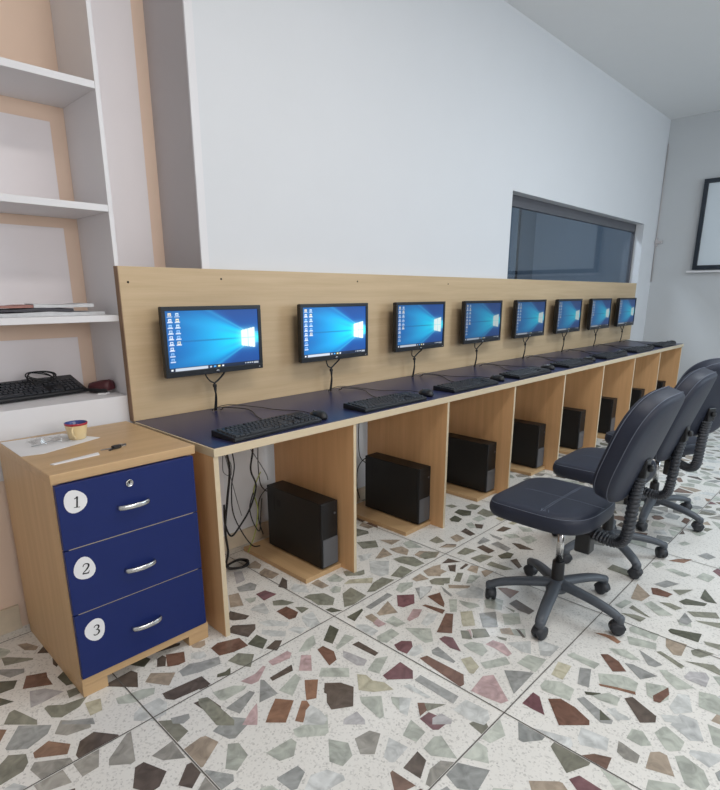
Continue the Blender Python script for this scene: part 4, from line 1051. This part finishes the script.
for k in range(8):
    x0 = .362 + .7215 * k + (0, .012, .026, .026, .014, .012, .010, .0)[k]; yf = .522
    lab = 'black flat monitor showing a blue desktop, %s from the left on the beech board' % nth(k)
    t = thing('monitor', lab, 'monitor', (x0, yf, 1.073), 0, 'monitors on the beech board')
    link('bezel', bezel_me, t); link('rear_case', case_me, t); link('wall_mount', mount_me, t)
    s = link('screen', scr_me, t); s.location = (0, .004, 0)
    s.material_slots[0].link = 'OBJECT'; s.material_slots[0].material = vcol('lit_desktop_screen', .35, EMIT[k], .3)
    o = link('brand_badge', logo_me, t); o.rotation_euler = (PI / 2, 0, 0); o.location = (0, -.0003, -h2 + .011)
    o = link('power_light', led_me, t); o.rotation_euler = (PI / 2, 0, 0); o.location = (w2 - .02, -.0003, -h2 + .010)
    dx = .355 + .722 * k - x0
    for nm, xs, rr in (('power_cable', -.045, .0034), ('video_cable', .055, .0042)):
        bm = B()
        z_h = H - 1.073
        tube(bm, [(xs, .040, -h2 + .03), (xs, .036, -h2 - .004), (xs * .45 + dx, .030, -h2 - .035), (dx + (.004 if xs < 0 else -.002), .026, -h2 - .055), (dx + (.002 if xs < 0 else .006), .028, -h2 - .11), (dx + (.0 if xs < 0 else .008), .040, z_h + .002)], rr, 7)
        obj(nm, bm, 'cable', t)
    # clip holding the two cables together
    bm = B(); box(bm, dx - .006, dx + .008, .020, .034, -h2 - .066, -h2 - .052, .002); obj('cable_tie', bm, 'cable', t)

# ------------------------------------------------------------------ computer towers under the desk
def tower(label, loc):
    t = thing('computer_tower', label, 'computer', loc, 0, 'computers in the desk bays')
    return t
TW, TD, TH = .102, .405, .325
bm = B(); box(bm, 0, TW, .012, TD, .006, TH, .003); case2 = mesh_of('case', bm, 'pcblack')
bm = B(); box(bm, .0, TW, 0, .0118, .006, TH, .004); face2 = mesh_of('front_panel', bm, 'pcblack')
bm = B(); box(bm, .006, TW - .003, -.0035, -.0002, .012, .150, .0015); grille2 = mesh_of('speaker_grille', bm, 'pcgrey')
bm = B(); box(bm, -.0006, .0, .30, .325, .235, .27, .0); box(bm, -.0006, .0, .345, .35, .2, .28, .0); vent2 = mesh_of('release_slot', bm, 'ink')
bm = B(); box(bm, .018, TW - .018, -.0012, 0, .285, .3, .0006); drive2 = mesh_of('disc_drive', bm, 'black')
bm = B(); lathe(bm, [(.006, 0), (.006, .0015), (.0045, .002)], 14); btn2 = mesh_of('power_button', bm, 'pcgrey')
bm = B(); box(bm, .01, .03, .03, .06, 0, .006); box(bm, .07, .09, .03, .06, 0, .006); box(bm, .01, .03, .34, .37, 0, .006); box(bm, .07, .09, .34, .37, 0, .006); feet2 = mesh_of('foot_pads', bm, 'ink')
BAY = ['leftmost bay beside the hanging cables', 'second bay from the left', 'third bay from the left', 'fourth bay from the left', 'fifth bay from the left', 'sixth bay from the left', 'seventh bay from the left', 'last bay, nearest the far wall']
for k in range(8):
    x = .582 + W * k + (.0, .010, .006, .004, 0, .004, 0, 0)[k]
    t = tower('black slim computer tower standing in the %s under the desk' % BAY[k], (x, .098 + (0, .0, .002, .01, .005, .012, .0, .01)[k], .0222))
    link('case', case2, t); link('front_panel', face2, t); g = link('speaker_grille', grille2, t); g['label'] = 'grey lower front cover'
    link('release_slot', vent2, t); link('disc_drive', drive2, t); link('foot_pad', feet2, t)
    o = link('power_button', btn2, t); o.rotation_euler = (PI / 2, 0, 0); o.location = (TW - .02, -.0003, .265)
    bm = B()
    xw = -.05 if k else -.03
    tube(bm, [(.03, TD, .30), (.02, TD + .03, .29), (-.02, TD + .04, .24), (-.03, TD + .04, .14), (-.01, TD + .035, .05)], .003, 6)
    obj('power_cable', bm, 'cable', t)
    bm = B()
    tube(bm, [(.05, TD, .25), (.03, TD + .03, .27), (-.01, TD + .035, .32), (-.02, TD + .035, .44), (-.01, TD + .035, .58)], .0028, 6)
    obj('video_cable', bm, 'cable', t)

# ------------------------------------------------------------------ loose cables hanging in the first bay
YC = .575
def hang(label, pts, r, mat='cable', name='hanging_cable'):
    bm = B(); tube(bm, pts, r, 7)
    o = obj(name, bm, mat); o.location = (-.045 if 'computer tower' in label else -.082, -.05, 0)
    tag(o, label, 'cable', 'cables hanging in the first bay')
ZT = H - T - .008
hang('thick black cable hanging leftmost under the desk, ending in a floor coil',
     [(.36, YC - .12, ZT), (.385, YC - .11, .62), (.415, YC - .09, .50), (.40, YC - .08, .36), (.378, YC - .08, .22), (.385, YC - .08, .10), (.37, YC - .085, .03), (.43, YC - .11, .012), (.48, YC - .10, .012),
      (.475, YC - .04, .012), (.41, YC - .04, .012), (.385, YC - .085, .014), (.43, YC - .125, .022), (.485, YC - .09, .022), (.46, YC - .045, .02), (.40, YC - .055, .02)], .0055)
hang('black cable looping widest in the first bay and returning to the left',
     [(.43, YC - .10, ZT), (.50, YC - .095, .65), (.545, YC - .09, .58), (.535, YC - .08, .47), (.56, YC - .08, .38), (.52, YC - .08, .28), (.46, YC - .08, .21), (.41, YC - .075, .17), (.385, YC - .07, .24), (.39, YC - .065, .33)], .0045)
hang('thin black cable hanging between the two loops in the first bay',
     [(.405, YC - .085, ZT), (.44, YC - .07, .60), (.46, YC - .06, .50), (.445, YC - .05, .40), (.45, YC - .04, .27), (.49, YC - .04, .16), (.54, YC - .05, .07), (.60, YC - .03, .04)], .003)
hang('thin black cable running from the desk down to the first computer tower',
     [(.45, YC - .06, ZT), (.50, YC - .05, .60), (.56, YC - .05, .50), (.60, YC - .06, .42), (.62, YC - .045, .38)], .0025, 'greycable')
hang('grey cable curling in a small loop high in the first bay',
     [(.39, YC - .02, ZT), (.42, YC - .02, .58), (.47, YC - .015, .50), (.47, YC - .01, .44), (.43, YC - .01, .47), (.44, YC - .01, .56), (.47, YC - .005, .44), (.50, YC - .005, .30), (.52, YC - .005, .22)], .002, 'greycable')
hang('yellow green cable behind the first computer tower',
     [(.50, YC - .015, .02), (.54, YC - .02, .10), (.56, YC - .02, .17), (.575, YC - .01, .24), (.56, YC - .005, .33), (.60, YC - .015, .42)], .003, 'yellowcable')
hang('black cable bent behind the first computer tower near the floor',
     [(.54, YC - .03, .33), (.515, YC - .03, .26), (.53, YC - .03, .18), (.565, YC - .03, .12), (.585, YC - .02, .20), (.60, YC - .015, .28)], .003)

# ------------------------------------------------------------------ office chairs
def selip(a, b, n, k=40, ex=2.0):
    out = []
    for i in range(k):
        q = 2 * PI * i / k
        c, s = math.cos(q), math.sin(q)
        out.append((a * math.copysign(abs(c) ** (2 / n), c), b * math.copysign(abs(s) ** (2 / n), s)))
    return out
def seat_outline():
    a, b = selip(.222, .214, 5.2, 56), selip(.222, .196, 3.2, 56)
    return [(p if p[1] > 0 else q) for p, q in zip(a, b)]
def seat_mesh():
    bm = B()
    prof = [(.90, .0), (.965, .004), (.99, .016), (1.0, .026), (1.0, .045), (.985, .058), (.955, .067), (.90, .0715), (.75, .0745), (.5, .076), (.25, .077)]
    loops(bm, [[(x * s, y * s, z - .008 * (1 if z > .04 else 0) * max(0, (y * s - .12) / .1)) for x, y in seat_outline()] for s, z in prof])
    return bm
def back_outline(k=64):
    pts = []
    for i in range(k):
        q = 2 * PI * i / k
        c, s = math.cos(q), math.sin(q)
        n = 3.0 if s > 0 else 3.6
        pts.append((.200 * math.copysign(abs(c) ** (2 / n), c) * (1 if s > 0 else 1 - .10 * s * s), .212 * math.copysign(abs(s) ** (2 / n), s)))
    return pts
def bow(x): return -.55 * x * x       # the back wraps a little round the sitter (towards +y at the sides)
def back_mesh():
    bm = B()
    prof = [(.35, -.040), (.7, -.040), (.90, -.039), (.965, -.035), (.995, -.026), (1.0, -.016), (1.0, .016), (.99, .028), (.96, .037), (.88, .043), (.7, .047), (.35, .049)]
    loops(bm, [[(x * s, y - bow(x * s), z * s) for x, z in back_outline()] for s, y in prof])
    return bm
seat_me = mesh_of('seat', seat_mesh(), 'navyskin'); back_me = mesh_of('backrest', back_mesh(), 'navyskin')
bm = B()
o1 = [(x * .9755, y * .9755) for x, y in seat_outline()]
tube(bm, [(x, y, .0625 - .008 * max(0, (y - .12) / .1)) for x, y in o1 + o1[:1]], .0012, 6, smooth=False)
seam_edge = mesh_of('edge_piping', bm, 'seam')
bm = B()
for d in (-.004, .004):
    tube(bm, [(-.216, -.03 + d, .060), (-.19, -.03 + d, .0727), (-.1, -.03 + d, .0765), (.1, -.03 + d, .0765), (.19, -.03 + d, .0727), (.216, -.03 + d, .060)], .0011, 5, smooth=False)
tube(bm, [(-.01, -.19, .0727), (-.01, -.1, .0765), (-.01, .1, .0765), (-.01, .19, .0667)], .0011, 5, smooth=False)
for d in (-.014, 0, .014):
    tube(bm, [(-.19, d - .03 - .012, .0722), (-.165, d - .03 + .0, .0735)], .0012, 5, smooth=False)
seam_top = mesh_of('stitching', bm, 'seam')
bm = B()
for s, y in ((1.003, -.024), (1.003, .024)):
    ol = [(x * s, y - bow(x * s), z * s) for x, z in back_outline()]
    tube(bm, ol + ol[:1], .0014, 6, smooth=False)
seam_back = mesh_of('edge_piping', bm, 'seam')
def arm_mesh():
    bm = B()
    tube(bm, [(.02, 0, .110), (.08, 0, .106), (.17, 0, .096), (.24, 0, .080), (.268, 0, .066)], .028, 12, rf=lambda t: 1.0 - .28 * t, flat=(1.0, .72))
    lathe(bm, [(.016, .052), (.018, .056), (.018, .075), (.012, .082)], 14, .268, 0)
    return bm
arm_me = mesh_of('base_arm', arm_mesh(), 'basegrey')
def caster_mesh():
    bm = B()
    for s in (-1, 1):
        rings = []
        for yy, rr in ((.003, .020), (.005, .0255), (.016, .0262), (.021, .023), (.023, .012)):
            rings.append([(.0 + rr * math.cos(2 * PI * k / 20), s * yy, .0265 + rr * math.sin(2 * PI * k / 20)) for k in range(20)])
        loops(bm, rings)
    rings = []
    for yy in (-.018, .018):
        rings.append([((.029) * math.cos(PI * k / 12 - .1), yy, .0265 + .029 * math.sin(PI * k / 12 - .1)) for k in range(13)] + [(-.02, yy, .024), (.02, yy, .024)])
    loops(bm, rings)
    tube(bm, [(.012, 0, .040), (.012, 0, .058)], .007, 8, smooth=False)
    return bm
caster_me = mesh_of('caster', caster_mesh(), 'castor')
bm = B(); lathe(bm, [(.03, .072), (.042, .078), (.042, .112), (.036, .124), (.030, .13)], 24); hub_me = mesh_of('hub', bm, 'basegrey')
bm = B(); lathe(bm, [(.027, .125), (.0255, .13), (.0245, .205), (.0225, .210)], 20); sleeve_me = mesh_of('gas_lift_sleeve', bm, 'black')
bm = B(); lathe(bm, [(.0145, .205), (.0145, .365)], 18); piston_me = mesh_of('piston', bm, 'chrome')
bm = B(); box(bm, -.075, .075, -.11, .09, .386, .409, .004); box(bm, -.035, .035, -.06, .05, .362, .387, .004); mech_me = mesh_of('seat_plate', bm, 'black')
bm = B(); tube(bm, [(.05, .02, .372), (.15, .03, .368), (.20, .035, .362)], .005, 8); tube(bm, [(.19, .035, .363), (.235, .04, .357)], .009, 8, smooth=False); lever_me = mesh_of('lever', bm, 'black')
bm = B(); box(bm, -.028, .028, -.125, -.065, .285, .372, .006); tilt_me = mesh_of('tilt_housing', bm, 'black')
JB = [(0, -.08, .380), (0, -.14, .366), (0, -.20, .360), (0, -.235, .376), (0, -.247, .42), (0, -.252, .50), (0, -.258, .58), (0, -.268, .64), (0, -.278, .675)]
bm = B(); tube(bm, JB, .024, 16, n=26, rf=lambda t: 1.0 + .10 * math.sin(t * 240) if .1 < t < .86 else .8, flat=(1.15, .85)); jbar_me = mesh_of('back_support', bm, 'bellows')
bm = B(); box(bm, -.024, .024, -.288, -.262, .635, .705, .005); brk_me = mesh_of('back_bracket', bm, 'black')
bm = B(); lathe(bm, [(.012, 0), (.014, .003), (.014, .014), (.008, .018)], 14); knob_me = mesh_of('height_knob', bm, 'black')
LEAN = R(18)
def chair(label, loc, rz, spin, seat_dz=0.0, tall=0.0):
    t = thing('office_chair', label, 'chair', loc, R(rz), 'navy office chairs at the desk')
    link('hub', hub_me, t)
    for k in range(5):
        a = link('base_arm', arm_me, t); a.rotation_euler = (0, 0, R(spin + 72 * k) - R(rz))
        c = link('caster', caster_me, a); c.location = (.262, 0, 0); c.rotation_euler = (0, 0, 1.1 * k + .5)
    link('gas_lift_sleeve', sleeve_me, t); link('piston', piston_me, t); link('seat_plate', mech_me, t); link('lever', lever_me, t); link('tilt_housing', tilt_me, t)
    s = link('seat', seat_me, t); s.location = (0, .034, .411)
    link('edge_piping', seam_edge, s); link('stitching', seam_top, s)
    b = link('backrest', back_me, t); b.location = (0, -.256, .750); b.rotation_euler = (LEAN, 0, 0)
    link('edge_piping', seam_back, b)
    link('back_support', jbar_me, t)
    br = link('back_bracket', brk_me, t)
    kn = link('height_knob', knob_me, t); kn.rotation_euler = (PI / 2, 0, 0); kn.location = (0, -.288, .672)
    return t
chair('nearest navy leatherette office chair, in front with its whole star base in view', (1.08, -.80, 0), 0, 49)
chair('middle navy office chair of the row, between the nearest and the farthest one', (1.73, -.76, 0), 1, 14)
chair('farthest navy office chair at the right edge, its backrest turned towards the viewer', (2.40, -.77, 0), -28, 43)

# ------------------------------------------------------------------ far wall board and corner conduit
t = thing('whiteboard', 'white board in a black frame on the far wall at the right', 'whiteboard', (XF, .21, 1.525))
ya_, yb_, zt_ = -1.30, 0.0, .95
bm = B()
box(bm, -.05, -.001, ya_, yb_, 0, .045, .002); box(bm, -.05, -.001, ya_, yb_, zt_ - .045, zt_, .002)
box(bm, -.05, -.001, yb_ - .045, yb_, .045, zt_ - .045, .002); box(bm, -.05, -.001, ya_, ya_ + .045, .045, zt_ - .045, .002)
obj('frame', bm, 'frameblack', t)
bm = B(); box(bm, -.03, -.002, ya_ + .045, yb_ - .045, .045, zt_ - .045); obj('board_surface', bm, 'board', t)
bm = B(); box(bm, -.07, -.001, ya_ - .03, yb_ + .05, -.032, -.012, .002); obj('ledge', bm, 'shelfwhite', t)
bm = B()
tube(bm, [(0, 0, 1.40), (0, 0, 2.9)], .006, 8, smooth=False)
o = obj('wall_conduit', bm, 'reveal'); o.location = (XF - .012, YW - .012, 0)
tag(o, 'thin grey cable conduit running up the room corner above the desk end', 'conduit')
bm = B(); box(bm, -.03, .008, -.07, .008, 1.83, 1.86, .003); box(bm, -.012, .008, -.02, .008, 1.80, 1.89, .003); b = obj('wall_bracket', bm, 'reveal', o)
# added board behind the glass, built in place of a mirrored one
t = thing('reflection_stand_in', 'made-up slate board with a black frame standing in for a reflection in the interior window', 'board', (4.3, 2.395, 1.35))
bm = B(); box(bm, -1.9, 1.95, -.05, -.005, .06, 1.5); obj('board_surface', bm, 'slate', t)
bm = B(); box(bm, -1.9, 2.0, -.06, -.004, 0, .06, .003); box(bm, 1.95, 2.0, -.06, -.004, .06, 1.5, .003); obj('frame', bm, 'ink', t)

# ------------------------------------------------------------------ light
def area_light(name, loc, target, sx, sy, power, col):
    l = bpy.data.lights.new(name, 'AREA'); l.shape = 'RECTANGLE'; l.size = sx; l.size_y = sy
    l.energy = power; l.color = col
    o = bpy.data.objects.new(name, l); C.objects.link(o); o.location = loc
    o.rotation_euler = (Vector(target) - Vector(loc)).to_track_quat('-Z', 'Y').to_euler()
    return o
area_light('ceiling_tube_light', (0.6, -1.3, ZC - .06), (0.6, -1.3, 0), 1.3, .3, 26, (1.0, .97, .93))
area_light('ceiling_tube_light', (3.2, -1.7, ZC - .06), (3.2, -1.7, 0), 1.3, .3, 40, (.86, .94, 1.0))
area_light('window_daylight_and_fill', (4.2, YF + .05, 1.6), (4.2, 0, .9), 2.4, 1.7, 80, (.74, .89, 1.0))
area_light('window_daylight_and_fill', (-.2, YF + .05, 1.6), (-.2, 0, .8), 2.6, 1.8, 84, (1.0, .98, .96))  # added soft fill for the left niche and desk bays, no window known here
w = bpy.data.worlds.new('world'); bpy.context.scene.world = w; w.use_nodes = True
w.node_tree.nodes['Background'].inputs[0].default_value = (.6, .68, .78, 1); w.node_tree.nodes['Background'].inputs[1].default_value = .3

area_light('added_back_fill', (4.6, 1.7, ZC - .1), (4.6, 1.7, 0), 1.2, .4, 70, (.9, .96, 1.0))  # added lamp that lifts the tone behind the pane, no such source seen
sc = bpy.context.scene
sc.view_settings.view_transform = 'Standard'; sc.view_settings.look = 'None'
sc.view_settings.exposure = 0.0; sc.view_settings.gamma = 1.0; sc.view_settings.use_curve_mapping = False
sc.cycles.use_denoising = True
sc.cycles.max_bounces = 8; sc.cycles.diffuse_bounces = 5; sc.cycles.sample_clamp_indirect = 6.0
